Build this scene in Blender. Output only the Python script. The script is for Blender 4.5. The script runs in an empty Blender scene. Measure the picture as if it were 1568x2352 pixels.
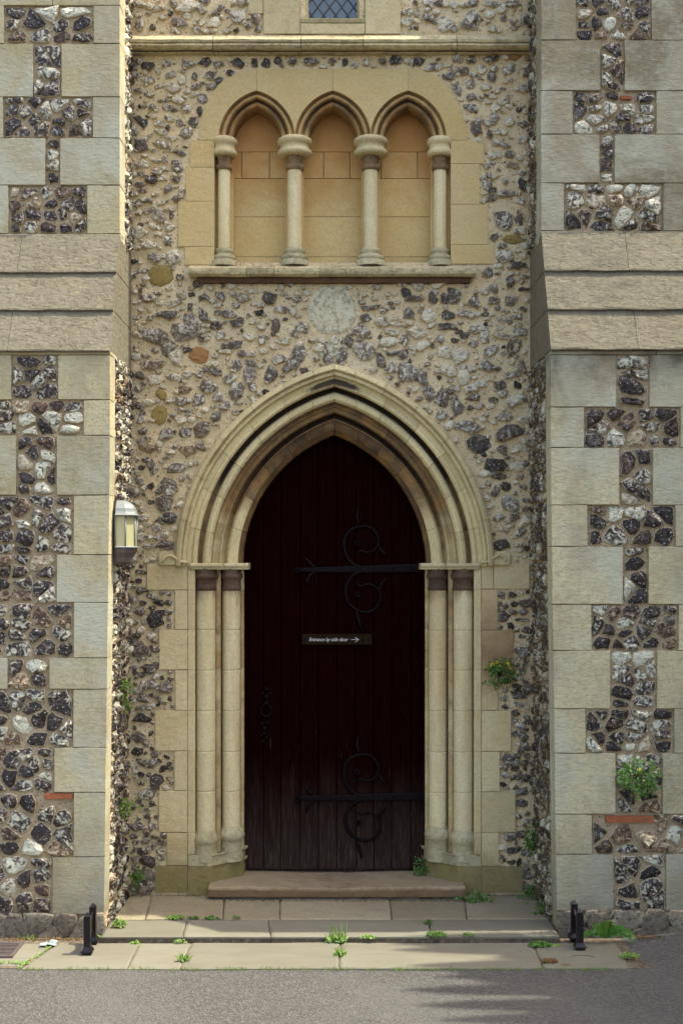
import bpy, math, random
import numpy as np
from mathutils import noise as mnoise, Vector
from mathutils.geometry import tessellate_polygon
R = math.radians
rng = random.Random(7)

# ------------------------------------------------------------------ camera, sky, sun, exposure
sc = bpy.context.scene
F, CX, CY, EYE, CD = 3010.0, 768.0, 1290.0, 1.78, 7.0
cam_d = bpy.data.cameras.new('camera'); cam = bpy.data.objects.new('camera', cam_d)
sc.collection.objects.link(cam); sc.camera = cam
cam.location = (0, -CD, EYE); cam.rotation_euler = (R(90), 0, 0)
cam_d.sensor_fit = 'VERTICAL'; cam_d.sensor_height = 36; cam_d.lens = F / 2352 * 36
cam_d.shift_x = (784 - CX) / 2352; cam_d.shift_y = (CY - 1176) / 2352
cam_d.clip_end = 500
SUN_EL, SUN_AZ = R(60.4), R(0.6)       # azimuth: from +x, a touch behind the wall face
world = bpy.data.worlds.new('World'); sc.world = world; world.use_nodes = True
wn = world.node_tree; wn.nodes.clear()
sky = wn.nodes.new('ShaderNodeTexSky'); sky.sky_type = 'NISHITA'; sky.sun_disc = False
sky.sun_elevation = SUN_EL; sky.sun_rotation = R(90) - SUN_AZ
sky.air_density = 1.0; sky.dust_density = 4.0; sky.ozone_density = 0.3
bg = wn.nodes.new('ShaderNodeBackground'); bg.inputs['Strength'].default_value = 0.15
wo = wn.nodes.new('ShaderNodeOutputWorld')
wn.links.new(sky.outputs[0], bg.inputs[0]); wn.links.new(bg.outputs[0], wo.inputs[0])
sun_d = bpy.data.lights.new('sun', 'SUN'); sun_d.energy = 2.0; sun_d.angle = R(0.53); sun_d.color = (1.0, 0.985, 0.88)
sun = bpy.data.objects.new('sun', sun_d); sc.collection.objects.link(sun)
sd = Vector((math.cos(SUN_EL) * math.cos(SUN_AZ), math.cos(SUN_EL) * math.sin(SUN_AZ), math.sin(SUN_EL)))
sun.rotation_euler = sd.to_track_quat('Z', 'Y').to_euler(); sun.location = (8, 0, 12)
sc.view_settings.view_transform = 'Standard'; sc.view_settings.look = 'None'
sc.view_settings.exposure = 1.75; sc.view_settings.gamma = 1.0; sc.view_settings.use_curve_mapping = False

# ------------------------------------------------------------------ node helper
class NT:
    def __init__(s, name, rnd=True):
        s.m = bpy.data.materials.new(name); s.m.use_nodes = True; s.t = s.m.node_tree; s.t.nodes.clear()
        g = s.t.nodes.new('ShaderNodeNewGeometry'); s.p0 = g.outputs['Position']; s.p = s.p0
        if rnd:
            oi = s.t.nodes.new('ShaderNodeObjectInfo'); s.rand = oi.outputs['Random']
            s.p = s.vm('ADD', s.p0, s.comb(s.math('MULTIPLY', s.rand, 37.0), s.math('MULTIPLY', s.rand, 11.0), s.math('MULTIPLY', s.rand, 23.0)))
    def L(s, a, b):
        if hasattr(a, 'node'): s.t.links.new(a, b)
        else:
            try: b.default_value = a
            except Exception: b.default_value = tuple(a) + (1,) if len(a) == 3 else a
    def math(s, op, a, b=0.0, c=False):
        n = s.t.nodes.new('ShaderNodeMath'); n.operation = op; n.use_clamp = c
        s.L(a, n.inputs[0]); s.L(b, n.inputs[1]); return n.outputs[0]
    def vm(s, op, a, b):
        n = s.t.nodes.new('ShaderNodeVectorMath'); n.operation = op; s.L(a, n.inputs[0]); s.L(b, n.inputs[1]); return n.outputs[0]
    def comb(s, x, y, z):
        n = s.t.nodes.new('ShaderNodeCombineXYZ')
        for i, v in enumerate((x, y, z)): s.L(v, n.inputs[i])
        return n.outputs[0]
    def sep(s, v=None):
        n = s.t.nodes.new('ShaderNodeSeparateXYZ'); s.L(v or s.p0, n.inputs[0]); return n.outputs
    def noise(s, scale, detail=4, rough=.6, st=(1, 1, 1), dist=0.0, v=None):
        n = s.t.nodes.new('ShaderNodeTexNoise'); n.inputs['Scale'].default_value = scale
        n.inputs['Detail'].default_value = detail; n.inputs['Roughness'].default_value = rough
        n.inputs['Distortion'].default_value = dist
        s.L(s.vm('MULTIPLY', v or s.p, st), n.inputs['Vector']); return n.outputs[0]
    def voro(s, scale, feat='F1', v=None, out=0, st=(1, 1, 1)):
        n = s.t.nodes.new('ShaderNodeTexVoronoi'); n.feature = feat; n.inputs['Scale'].default_value = scale
        s.L(s.vm('MULTIPLY', v or s.p, st), n.inputs['Vector']); return n.outputs[out]
    def ramp(s, f, stops, interp='LINEAR'):
        n = s.t.nodes.new('ShaderNodeValToRGB'); s.L(f, n.inputs[0]); cr = n.color_ramp; cr.interpolation = interp
        while len(cr.elements) < len(stops): cr.elements.new(.5)
        for e, (p, c) in zip(cr.elements, stops):
            e.position = p; e.color = (c, c, c, 1) if isinstance(c, (int, float)) else tuple(c) + (1,)
        return n.outputs[0]
    def mix(s, f, a, b, mode='MIX'):
        n = s.t.nodes.new('ShaderNodeMix'); n.data_type = 'RGBA'; n.blend_type = mode
        s.L(f, n.inputs[0]); s.L(a, n.inputs[6]); s.L(b, n.inputs[7]); return n.outputs[2]
    def attr(s, name):
        n = s.t.nodes.new('ShaderNodeAttribute'); n.attribute_name = name; return n
    def bump(s, h, strength, dist, nrm=None):
        n = s.t.nodes.new('ShaderNodeBump'); n.inputs['Strength'].default_value = strength; n.inputs['Distance'].default_value = dist
        s.L(h, n.inputs['Height'])
        if nrm is not None: s.L(nrm, n.inputs['Normal'])
        return n.outputs[0]
    def out(s, col, rough=.85, nrm=None, spec=.35, metal=0.0, trans=0.0):
        b = s.t.nodes.new('ShaderNodeBsdfPrincipled'); o = s.t.nodes.new('ShaderNodeOutputMaterial')
        s.L(col, b.inputs['Base Color']); s.L(rough, b.inputs['Roughness']); b.inputs['Specular IOR Level'].default_value = spec
        b.inputs['Metallic'].default_value = metal; b.inputs['Transmission Weight'].default_value = trans
        if nrm is not None: s.L(nrm, b.inputs['Normal'])
        s.t.links.new(b.outputs[0], o.inputs[0]); return s.m

def stone_mat(name, base, alt, dark, tool=.5, alt_amt=.6, dark_amt=.5, pit=.4, vary=.16, tscale=60, toolst=(.45, .8, 1), extra=None, cont=False):
    n = NT(name)
    if cont: n.p = n.p0
    big = n.noise(2.2, 4, .6, dist=.4); med = n.noise(11, 5, .65); fine = n.noise(120, 3, .6)
    c = n.mix(n.math('MULTIPLY', n.ramp(big, [(.42, 0), (.66, 1)]), alt_amt), base, alt)
    c = n.mix(n.math('MULTIPLY', n.ramp(med, [(.5, 0), (.72, 1)]), dark_amt), c, dark)
    k = n.noise(45, 4, .7)
    c = n.mix(n.math('MULTIPLY', n.ramp(k, [(.35, 1), (.52, 0)]), .35), c, dark)
    c = n.mix(1.0, c, n.ramp(n.rand, [(0, 1 - vary), (1, 1 + vary * .5)]), 'MULTIPLY')
    c = n.mix(1.0, c, n.ramp(n.noise(85, 3, .7), [(.32, .85), (.68, 1.09)] if tool > .35 else [(.32, .88), (.68, 1.07)]), 'MULTIPLY')
    if extra: c = extra(n, c)
    strokes = n.noise(tscale, 3, .55, st=toolst, dist=.6)
    b = n.bump(strokes, tool, .012)
    b = n.bump(med, .35, .02, b)
    b = n.bump(n.ramp(k, [(.3, 0), (.45, 1)]), pit, .006, b)
    b = n.bump(fine, .25, .003, b)
    return n.out(c, .9, b, .25)

# ------------------------------------------------------------------ materials
def grime_low(n, c):       # moss-ochre growth just above the ground
    z = n.sep()[2]
    f = n.math('MULTIPLY', n.ramp(n.math('ADD', z, n.math('MULTIPLY', n.noise(7, 4), .35)), [(.28, 1), (.52, 0)]), .75)
    c = n.mix(f, c, (.20, .15, .055))
    m = n.math('MULTIPLY', n.ramp(n.math('ADD', z, n.math('MULTIPLY', n.noise(9, 4, .7), .25)), [(.22, 1), (.30, 0)]), n.ramp(n.noise(5, 3), [(.5, 0), (.58, 1)]))
    return n.mix(n.math('MULTIPLY', m, .45), c, (.20, .175, .05))
def grime_grey(n, c):
    z = n.sep()[2]
    f = n.math('MULTIPLY', n.ramp(n.math('ADD', z, n.math('MULTIPLY', n.noise(4, 4), .7)), [(.35, 1), (.95, 0)]), .6)
    return n.mix(f, c, (.15, .125, .09))
M = {}
def patina(n, c):      # broad soft stains that run across the courses
    a = n.noise(1.7, 5, .62, dist=.8, v=n.p0); b = n.noise(4.5, 4, .6, st=(1, 1, .35), v=n.p0)
    c = n.mix(n.math('MULTIPLY', n.ramp(a, [(.45, 0), (.60, 1)]), .75), c, (.50, .48, .345))
    c = n.mix(n.math('MULTIPLY', n.ramp(b, [(.50, 0), (.66, 1)]), .6), c, (.36, .29, .175))
    return grime_grey(n, c)
M['ashlar_l'] = stone_mat('tooled limestone', (0.537, 0.460, 0.266), (0.475, 0.378, 0.181), (0.352, 0.288, 0.162), tool=.4, dark_amt=.3, pit=.3, vary=.2, extra=patina)
def grey_top(n, c):
    z = n.sep()[2]
    f = n.math('MULTIPLY', n.ramp(n.math('ADD', n.math('MULTIPLY', z, .2), n.math('MULTIPLY', n.noise(3, 5, .7, dist=.5), .5)), [(.68, 0), (.95, 1)]), .8)
    c = n.mix(f, c, (.20, .16, .095))
    f = n.math('MULTIPLY', n.ramp(n.noise(26, 5, .75), [(.5, 0), (.62, 1)]), n.math('MULTIPLY', f, .6))
    c = n.mix(f, c, (.42, .41, .31))
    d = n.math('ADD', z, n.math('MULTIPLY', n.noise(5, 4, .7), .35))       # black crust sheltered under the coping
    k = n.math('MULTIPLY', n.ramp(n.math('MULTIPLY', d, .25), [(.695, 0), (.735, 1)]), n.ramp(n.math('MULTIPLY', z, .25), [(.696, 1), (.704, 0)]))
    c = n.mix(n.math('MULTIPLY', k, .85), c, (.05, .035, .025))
    return patina(n, c)
M['ashlar_r'] = stone_mat('tooled weathered limestone', (0.577, 0.501, 0.295), (0.512, 0.414, 0.207), (0.335, 0.273, 0.158), tool=.45, alt_amt=.45, dark_amt=.45, vary=.2, extra=grey_top)
def soot_shade_hollow(n, c):
    return attr_stain(n, c)
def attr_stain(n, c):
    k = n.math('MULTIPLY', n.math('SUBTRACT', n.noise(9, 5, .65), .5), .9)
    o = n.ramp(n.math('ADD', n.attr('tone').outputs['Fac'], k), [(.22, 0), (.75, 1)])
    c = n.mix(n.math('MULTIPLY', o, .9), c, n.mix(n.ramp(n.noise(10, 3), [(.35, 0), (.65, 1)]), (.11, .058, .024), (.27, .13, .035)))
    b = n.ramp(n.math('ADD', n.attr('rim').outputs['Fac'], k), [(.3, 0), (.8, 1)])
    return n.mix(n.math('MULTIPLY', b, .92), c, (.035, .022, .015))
def soot_old(n, c):
    return n.mix(n.math('MULTIPLY', n.ramp(n.noise(5, 5, .7, dist=.6), [(.5, 0), (.68, 1)]), .55), c, (.25, .15, .06))
M['jamb'] = stone_mat('cream dressed limestone', (0.623, 0.508, 0.276), (0.543, 0.396, 0.170), (0.481, 0.378, 0.195), tool=.35, alt_amt=.6, dark_amt=.3, pit=.2, vary=.1, tscale=40, extra=grime_low)
def brown_wash(n, c):
    z = n.sep()[2]; k = n.ramp(n.math('ADD', n.math('MULTIPLY', n.math('ABSOLUTE', n.math('SUBTRACT', z, 1.30)), 2.2), n.math('MULTIPLY', n.noise(7, 4, .6), .7)), [(.35, 1), (1.0, 0)])
    return n.mix(n.math('MULTIPLY', k, .85), c, (.23, .125, .055))
M['jamb_brown'] = stone_mat('brown washed jamb stone', (.60, .47, .25), (.50, .33, .14), (.42, .30, .16), tool=.3, pit=.2, vary=.03, tscale=40, extra=brown_wash)
M['arch'] = stone_mat('moulded limestone', (0.677, 0.559, 0.295), (0.583, 0.442, 0.195), (0.489, 0.385, 0.199), tool=.25, alt_amt=.5, dark_amt=.35, pit=.3, vary=.12, extra=soot_shade_hollow)
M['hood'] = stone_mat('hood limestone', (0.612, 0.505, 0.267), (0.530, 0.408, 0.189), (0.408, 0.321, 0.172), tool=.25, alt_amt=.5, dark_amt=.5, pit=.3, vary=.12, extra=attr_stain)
M['brownarch'] = stone_mat('brown stained limestone', (.24, .16, .08), (.30, .17, .06), (.08, .055, .035), tool=.25, alt_amt=.8, dark_amt=.8, pit=.3, vary=.2)
M['arcade'] = stone_mat('golden dressed limestone', (0.550, 0.413, 0.191), (0.516, 0.348, 0.122), (0.482, 0.365, 0.171), tool=.2, alt_amt=.6, dark_amt=.25, pit=.1, vary=.06, tscale=40)
def jamb_x(n, c): return grime_low(n, attr_stain(n, c))
M['jambp'] = stone_mat('stained jamb limestone', (0.623, 0.508, 0.276), (0.543, 0.396, 0.170), (0.481, 0.378, 0.195), tool=.3, alt_amt=.6, dark_amt=.3, pit=.2, vary=.06, tscale=40, extra=jamb_x)
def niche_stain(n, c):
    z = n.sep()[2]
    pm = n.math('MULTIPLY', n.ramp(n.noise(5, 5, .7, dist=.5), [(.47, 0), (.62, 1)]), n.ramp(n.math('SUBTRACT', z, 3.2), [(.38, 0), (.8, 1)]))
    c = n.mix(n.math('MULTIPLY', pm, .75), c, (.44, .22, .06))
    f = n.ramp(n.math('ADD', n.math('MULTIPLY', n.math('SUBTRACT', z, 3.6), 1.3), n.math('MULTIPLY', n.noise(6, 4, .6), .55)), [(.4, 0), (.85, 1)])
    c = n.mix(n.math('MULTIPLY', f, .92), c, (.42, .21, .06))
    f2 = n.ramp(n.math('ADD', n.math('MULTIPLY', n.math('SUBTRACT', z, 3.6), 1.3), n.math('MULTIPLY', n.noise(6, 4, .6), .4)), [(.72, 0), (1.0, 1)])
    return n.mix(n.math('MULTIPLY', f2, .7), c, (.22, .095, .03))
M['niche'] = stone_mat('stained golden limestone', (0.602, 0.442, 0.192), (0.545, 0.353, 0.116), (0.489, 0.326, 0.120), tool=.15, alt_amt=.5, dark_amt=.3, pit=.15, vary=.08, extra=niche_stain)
M['archroll'] = stone_mat('brown washed limestone', (0.540, 0.396, 0.172), (0.486, 0.315, 0.104), (0.432, 0.288, 0.120), tool=.15, alt_amt=.6, dark_amt=.4, pit=.2, vary=.05, extra=attr_stain)
def streak(n, c):
    z = n.sep()[2]; k = n.math('MULTIPLY', n.ramp(n.math('ADD', z, n.math('MULTIPLY', n.noise(12, 4, .6, st=(1, 1, .4)), .25)), [(.5, 0), (1.0, 1)]), 1.0)
    ds = n.math('MULTIPLY', n.ramp(n.math('MULTIPLY', n.math('ADD', z, n.math('MULTIPLY', n.noise(14, 4, .6, st=(1, 1, .3)), .3)), .5), [(.855, 0), (.90, 1)]), n.ramp(n.math('MULTIPLY', z, .5), [(.9, 1), (.92, 0)]))
    c = n.mix(n.math('MULTIPLY', ds, .8), c, (.12, .085, .05))
    f = n.ramp(n.noise(9, 4, .6, st=(1, 1, .12)), [(.5, 0), (.72, 1)])
    return n.mix(n.math('MULTIPLY', f, .5), c, (.40, .24, .08))
M['shaft'] = stone_mat('streaked limestone', (0.692, 0.584, 0.332), (0.610, 0.478, 0.224), (0.546, 0.442, 0.242), tool=.2, alt_amt=.4, dark_amt=.2, pit=.1, vary=.06, extra=streak, cont=True)
M['capital'] = stone_mat('pale moulded limestone', (0.576, 0.482, 0.264), (0.504, 0.387, 0.176), (0.342, 0.279, 0.160), tool=.1, alt_amt=.5, dark_amt=.4, pit=.2)
M['soot_shade'] = stone_mat('sooty limestone', (0.117, 0.074, 0.048), (0.242, 0.138, 0.065), (0.045, 0.030, 0.024), tool=.1, alt_amt=.7, dark_amt=.7, pit=.2, vary=.3)  # blackened capitals; also carries the painted shade under string course and sill
M['base'] = stone_mat('weathered base limestone', (0.456, 0.399, 0.230), (0.380, 0.314, 0.162), (0.247, 0.209, 0.119), tool=.1, alt_amt=.5, dark_amt=.6, pit=.6)
def lichen(n, c):
    v = n.voro(16, v=n.p); m = n.ramp(n.math('ADD', v, n.math('MULTIPLY', n.noise(30, 3), .25)), [(.22, 1), (.3, 0)])
    gate = n.ramp(n.noise(3, 3), [(.5, 0), (.6, 1)])
    return n.mix(n.math('MULTIPLY', n.math('MULTIPLY', m, gate), .5), c, (.42, .29, .08))
M['weather'] = stone_mat('weathered coping stone', (0.204, 0.179, 0.117), (0.185, 0.152, 0.089), (0.122, 0.099, 0.064), tool=.6, alt_amt=.5, dark_amt=.6, pit=.6, vary=.08, tscale=40, extra=lichen)
M['string'] = stone_mat('weathered string course', (0.546, 0.457, 0.258), (0.462, 0.357, 0.175), (0.252, 0.194, 0.115), tool=.5, alt_amt=.5, dark_amt=.8, pit=.8, tscale=30)
M['plinth'] = stone_mat('algae stained limestone', (.42, .35, .18), (.32, .25, .09), (.28, .235, .14), tool=.3, alt_amt=.9, dark_amt=.6, pit=.5, extra=grime_low)
M['rubble'] = stone_mat('rubble base stone', (.21, .175, .125), (.27, .21, .135), (.10, .08, .058), tool=.4, alt_amt=.7, dark_amt=.9, pit=1.0, vary=.3)
def mossy_front(n, c):
    z = n.sep()[2]
    return n.mix(n.math('MULTIPLY', n.ramp(n.math('ADD', n.math('MULTIPLY', z, 10.0), n.math('MULTIPLY', n.noise(12, 4), .3)), [(.66, 1), (.8, 0)]), .85), c, n.mix(n.noise(9, 3), (.12, .075, .03), (.16, .085, .04)))
M['step'] = stone_mat('worn sandstone step', (0.350, 0.270, 0.163), (0.340, 0.245, 0.129), (0.206, 0.150, 0.086), tool=.3, alt_amt=.6, dark_amt=.5, pit=.4, vary=.02, extra=mossy_front)
M['ochre'] = stone_mat('ochre sandstone', (.33, .235, .07), (.26, .19, .07), (.2, .14, .05), tool=.3, vary=.1)
M['orange'] = stone_mat('orange sandstone', (.40, .20, .07), (.3, .16, .06), (.2, .12, .06), tool=.3, vary=.1)
M['brick'] = stone_mat('red brick', (.40, .13, .055), (.33, .09, .04), (.2, .09, .05), tool=.2, vary=.1)
M['chalk'] = stone_mat('pale eroded stone', (0.608, 0.559, 0.372), (0.570, 0.490, 0.304), (0.399, 0.314, 0.196), tool=.5, alt_amt=.5, dark_amt=.5, pit=1.0, vary=.02)

def mortar(name, base, light, dark, speck, bumps=1.0):
    n = NT(name, rnd=False)
    c = n.mix(n.ramp(n.noise(3, 4, .6), [(.35, 0), (.7, 1)]), base, light)
    c = n.mix(n.math('MULTIPLY', n.ramp(n.noise(14, 5, .7), [(.5, 0), (.75, 1)]), .5), c, dark)
    v = n.voro(52); m = n.ramp(v, [(.17, 1), (.28, 0)])
    cc = n.ramp(n.noise(40, 2), [(.42, speck), (.52, (.12, .08, .05)), (.62, (.62, .58, .44))])
    c = n.mix(n.math('MULTIPLY', m, .8), c, cc)
    b = n.bump(n.noise(22, 5, .65), .8 * bumps, .02)
    b = n.bump(n.noise(90, 4, .7), .6 * bumps, .006, b)
    b = n.bump(v, .5 * bumps, .006, b)
    return n.out(c, .95, b, .15)
M['mortar'] = mortar('pebbly lime mortar', (0.604, 0.460, 0.257), (0.673, 0.554, 0.337), (0.446, 0.310, 0.159), (.32, .12, .05))
M['mortar_b'] = mortar('brown panel mortar', (0.366, 0.269, 0.156), (0.451, 0.350, 0.215), (0.207, 0.150, 0.091), (.2, .11, .06))
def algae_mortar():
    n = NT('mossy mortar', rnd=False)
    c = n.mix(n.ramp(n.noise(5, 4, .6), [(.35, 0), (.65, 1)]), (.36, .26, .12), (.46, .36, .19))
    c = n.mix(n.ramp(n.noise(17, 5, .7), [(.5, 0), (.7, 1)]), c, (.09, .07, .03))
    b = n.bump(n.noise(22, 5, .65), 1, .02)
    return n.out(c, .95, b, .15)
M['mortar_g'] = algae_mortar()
def joint():
    n = NT('lime joint', rnd=False)
    c = n.mix(n.noise(20, 4), (.34, .27, .15), (.46, .38, .22)); return n.out(c, .95, n.bump(n.noise(60), .5, .004), .1)
M['joint'] = joint()

def flint_mat(name, rimc, warm=0.0, wash=0.0, algae=0.0):
    n = NT(name, rnd=False)
    t = n.attr('tone').outputs['Fac']; rim = n.attr('rim').outputs['Fac']; hue = n.attr('hue').outputs['Fac']
    v = n.vm('ADD', n.p0, n.comb(n.math('MULTIPLY', t, 31.0), n.math('MULTIPLY', hue, 19.0), 0.0))
    a = n.noise(27 if not wash else 24, 3, .5, dist=1.7, v=v); b_ = n.noise(75, 3, .6, v=v)
    f = n.math('ADD', n.math('MULTIPLY', n.math('SUBTRACT', a, .5), 2.2), n.math('ADD', n.math('MULTIPLY', n.math('SUBTRACT', t, .5), 1.0), .5))
    f = n.math('ADD', f, n.math('MULTIPLY', n.math('SUBTRACT', b_, .5), .28))
    c = n.ramp(f, [(.0, (.018, .011, .009)), (.3, (.042, .028, .023)), (.45, (.085, .062, .05)), (.56, (.17, .14, .11)), (.63, (.36, .335, .27)), (.8, (.58, .55, .42)), (1, (.70, .67, .51))])
    if wash: c = n.ramp(f, [(.0, (.016, .011, .010)), (.25, (.05, .038, .034)), (.42, (.14, .12, .108)), (.55, (.27, .25, .225)), (.62, (.46, .45, .40)), (.8, (.60, .58, .46)), (1, (.70, .67, .52))])
    wc = n.ramp(f, [(0, (.03, .018, .012)), (.45, (.14, .08, .045)), (.7, (.36, .25, .14)), (1, (.55, .48, .34))])
    c = n.mix(n.ramp(n.math('ADD', hue, n.math('MULTIPLY', n.math('SUBTRACT', b_, .5), .3)), [(.78, 0), (.9, 1)]), c, wc)
    sp = n.ramp(n.voro(48, v=v), [(.15, 1), (.22, 0)])
    c = n.mix(n.math('MULTIPLY', sp, .7), c, (.5, .5, .44))
    rm = n.ramp(n.math('ADD', rim, n.math('MULTIPLY', n.math('SUBTRACT', n.noise(30, 2, v=v), .5), .7)), [(.5, 0), (.72, 1)])
    c = n.mix(n.math('MULTIPLY', rm, .92), c, rimc)
    if wash: c = n.mix(n.math('MULTIPLY', n.math('ADD', t, .02), wash * 1.5), c, (.60, .47, .29))
    if algae:
        c = n.mix(n.math('MULTIPLY', n.ramp(n.noise(6, 4, .6), [(.35, 0), (.6, 1)]), algae), c, (.12, .085, .03))
    c = n.mix(1.0, c, (1.02, 1.0, .93), 'MULTIPLY')
    nb = n.bump(n.noise(38, 3, .6, dist=1.8, v=v), .9, .016)
    nb = n.bump(b_, .4, .005, nb)
    return n.out(c, n.ramp(f, [(.3, .3), (.7, .6)]), nb, .5)
M['flint'] = flint_mat('knapped flint', (.56, .47, .32))
M['flint_w'] = flint_mat('weathered wall flint', (.54, .44, .26), wash=.26)
M['flint_g'] = flint_mat('mossy flint', (.42, .34, .2), algae=.35)

def paving():
    n = NT('york stone paving')
    c = n.mix(n.ramp(n.noise(3, 4, .6, st=(1, 2, 1)), [(.35, 0), (.7, 1)]), (.21, .192, .135), (.185, .16, .11))
    c = n.mix(n.math('MULTIPLY', n.ramp(n.noise(9, 5, .7, st=(.4, 1.6, 1)), [(.5, 0), (.75, 1)]), .45), c, (.14, .105, .065))
    c = n.mix(1.0, c, n.ramp(n.rand, [(0, .88), (1, 1.07)]), 'MULTIPLY')
    z = n.ramp(n.voro(22), [(.06, 1), (.1, 0)])
    c = n.mix(n.math('MULTIPLY', z, .4), c, (.12, .09, .06))
    b = n.bump(n.noise(10, 4, .6, st=(.3, 1, 1)), .35, .01); b = n.bump(n.noise(150, 3), .4, .002, b)
    return n.out(c, .85, b, .25)
M['paving'] = paving()
M['paving_b'] = stone_mat('brown york stone', (0.306, 0.260, 0.163), (0.275, 0.214, 0.126), (0.194, 0.148, 0.088), tool=.25, alt_amt=.7, dark_amt=.4, pit=.3, vary=.15, toolst=(.2, .6, 1))
def asphalt():
    n = NT('old asphalt', rnd=False)
    c = n.ramp(n.voro(130, out=1), [(0, (.050, .043, .037)), (.5, (.090, .082, .069)), (1, (.165, .152, .130))])
    c = n.mix(n.math('MULTIPLY', n.ramp(n.noise(1.3, 4, .6), [(.42, 0), (.62, 1)]), .55), c, (.125, .116, .095))
    c = n.mix(n.ramp(n.voro(17), [(.05, 1), (.085, 0)]), c, (.2, .19, .15))
    c = n.mix(n.math('MULTIPLY', n.ramp(n.noise(5, 5, .7), [(.58, 0), (.8, 1)]), .4), c, (.05, .042, .033))
    b = n.bump(n.voro(130), .9, .006); b = n.bump(n.noise(30, 4), .4, .008, b)
    return n.out(c, .8, b, .3)
M['asphalt'] = asphalt()
def dirt():
    n = NT('soil and grit', rnd=False)
    c = n.ramp(n.noise(40, 4, .7), [(.35, (.09, .065, .045)), (.6, (.18, .14, .09)), (.75, (.34, .28, .2))])
    return n.out(c, .95, n.bump(n.noise(60), .8, .01), .1)
M['dirt'] = dirt()
def wood(name, a, b, weathered):
    n = NT(name)
    g = n.noise(16, 5, .65, st=(6, 1, .25), dist=.5)
    c = n.mix(n.ramp(g, [(.4, 0), (.65, 1)]), a, b)
    if weathered:
        z = n.sep()[2]
        w = n.ramp(n.math('ADD', z, n.math('MULTIPLY', n.noise(5, 4, .6, st=(3, 1, .5)), .5)), [(.25, 1), (.95, 0)], 'EASE')
        wg = n.ramp(n.noise(24, 5, .7, st=(7, 1, .3), dist=.3), [(.3, (.020, .010, .008)), (.55, (.045, .030, .024)), (.72, (.12, .088, .064))])
        c = n.mix(n.math('MULTIPLY', w, .9), c, wg)
        sc_ = n.ramp(n.noise(14, 4, .8, st=(9, 1, .35)), [(.64, 0), (.72, 1)])
        low = n.ramp(z, [(.5, 1), (2.5, .15)])
        c = n.mix(n.math('MULTIPLY', n.math('MULTIPLY', sc_, low), .45), c, (.22, .16, .09))
    nb = n.bump(g, .5, .005)
    return n.out(c, .9, nb, .02)
M['door'] = wood('dark stained oak', (.0062, .0003, .0002), (.0090, .0014, .0008), True)
M['sign'] = wood('brown sign board', (.014, .008, .004), (.026, .016, .009), False)
def simple(name, col, rough=.5, metal=0, spec=.5, nz=0.0, nscale=30, dark=(.02, .02, .02), bmp=.2):
    n = NT(name)
    c = n.mix(n.math('MULTIPLY', n.ramp(n.noise(nscale, 4, .7), [(.4, 0), (.7, 1)]), nz), col, dark)
    return n.out(c, rough, n.bump(n.noise(nscale * 2, 3), bmp, .003), spec, metal)
M['iron'] = simple('black painted iron', (.0036, .0016, .0018), .55, 0, .08, .5, 60, (.016, .010, .011), .8)
M['post'] = simple('glossy black iron', (.006, .003, .004), .35, 0, .35, .3, 40, (.03, .026, .024), .3)
M['white'] = simple('white lettering paint', (.6, .58, .52), .6, 0, .3, .2, 60, (.5, .48, .45))
M['leadmetal'] = simple('lead grey metal', (.22, .235, .215), .45, .2, .5, .5, 14, (.25, .24, .22))
M['darkmetal'] = simple('rust brown metal', (.13, .10, .085), .6, .1, .4, .6, 16, (.06, .045, .04))
M['frosted'] = simple('frosted cream glass', (.46, .42, .21), .35, 0, .5, .1, 5, (.5, .45, .25), .0)
M['winglass'] = simple('old blue grey window glass', (.085, .105, .11), .12, 0, .8, .3, 6, (.055, .07, .08), .6)
M['lead'] = simple('lead came', (.09, .09, .095), .5, .3, .5, .3, 20)
M['paper'] = simple('crumpled pale paper', (.3, .32, .29), .7, 0, .2, .2, 9, (.4, .4, .38))
def leafm(name, a, b):
    n = NT(name); t = n.attr('tone').outputs['Fac']
    c = n.mix(t, a, b); bs = n.out(c, .5, None, .35)
    pr = [x for x in n.t.nodes if x.type == 'BSDF_PRINCIPLED'][0]; o = [x for x in n.t.nodes if x.type == 'OUTPUT_MATERIAL'][0]
    tr = n.t.nodes.new('ShaderNodeBsdfTranslucent'); n.L(n.mix(.5, c, (.25, .3, .03)), tr.inputs[0])
    ms = n.t.nodes.new('ShaderNodeMixShader'); ms.inputs[0].default_value = .3
    n.t.links.new(pr.outputs[0], ms.inputs[1]); n.t.links.new(tr.outputs[0], ms.inputs[2]); n.t.links.new(ms.outputs[0], o.inputs[0])
    return n.m
M['leaf'] = leafm('green leaves', (.035, .10, .018), (.13, .24, .035))
M['leaf_l'] = leafm('light green leaves', (.10, .21, .035), (.27, .38, .08))
M['leaf_m'] = leafm('fresh green leaves', (.06, .17, .02), (.16, .33, .05))
M['leaf_d'] = leafm('dark conifer foliage', (.018, .04, .012), (.05, .08, .02))
M['leaf_r'] = leafm('red brown leaves', (.16, .055, .03), (.25, .16, .05))
M['petal'] = leafm('yellow petals', (.75, .48, .02), (.8, .6, .05))
M['bark'] = simple('bark', (.10, .07, .045), .9, 0, .1, .6, 12, (.04, .03, .02), 1)

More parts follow.
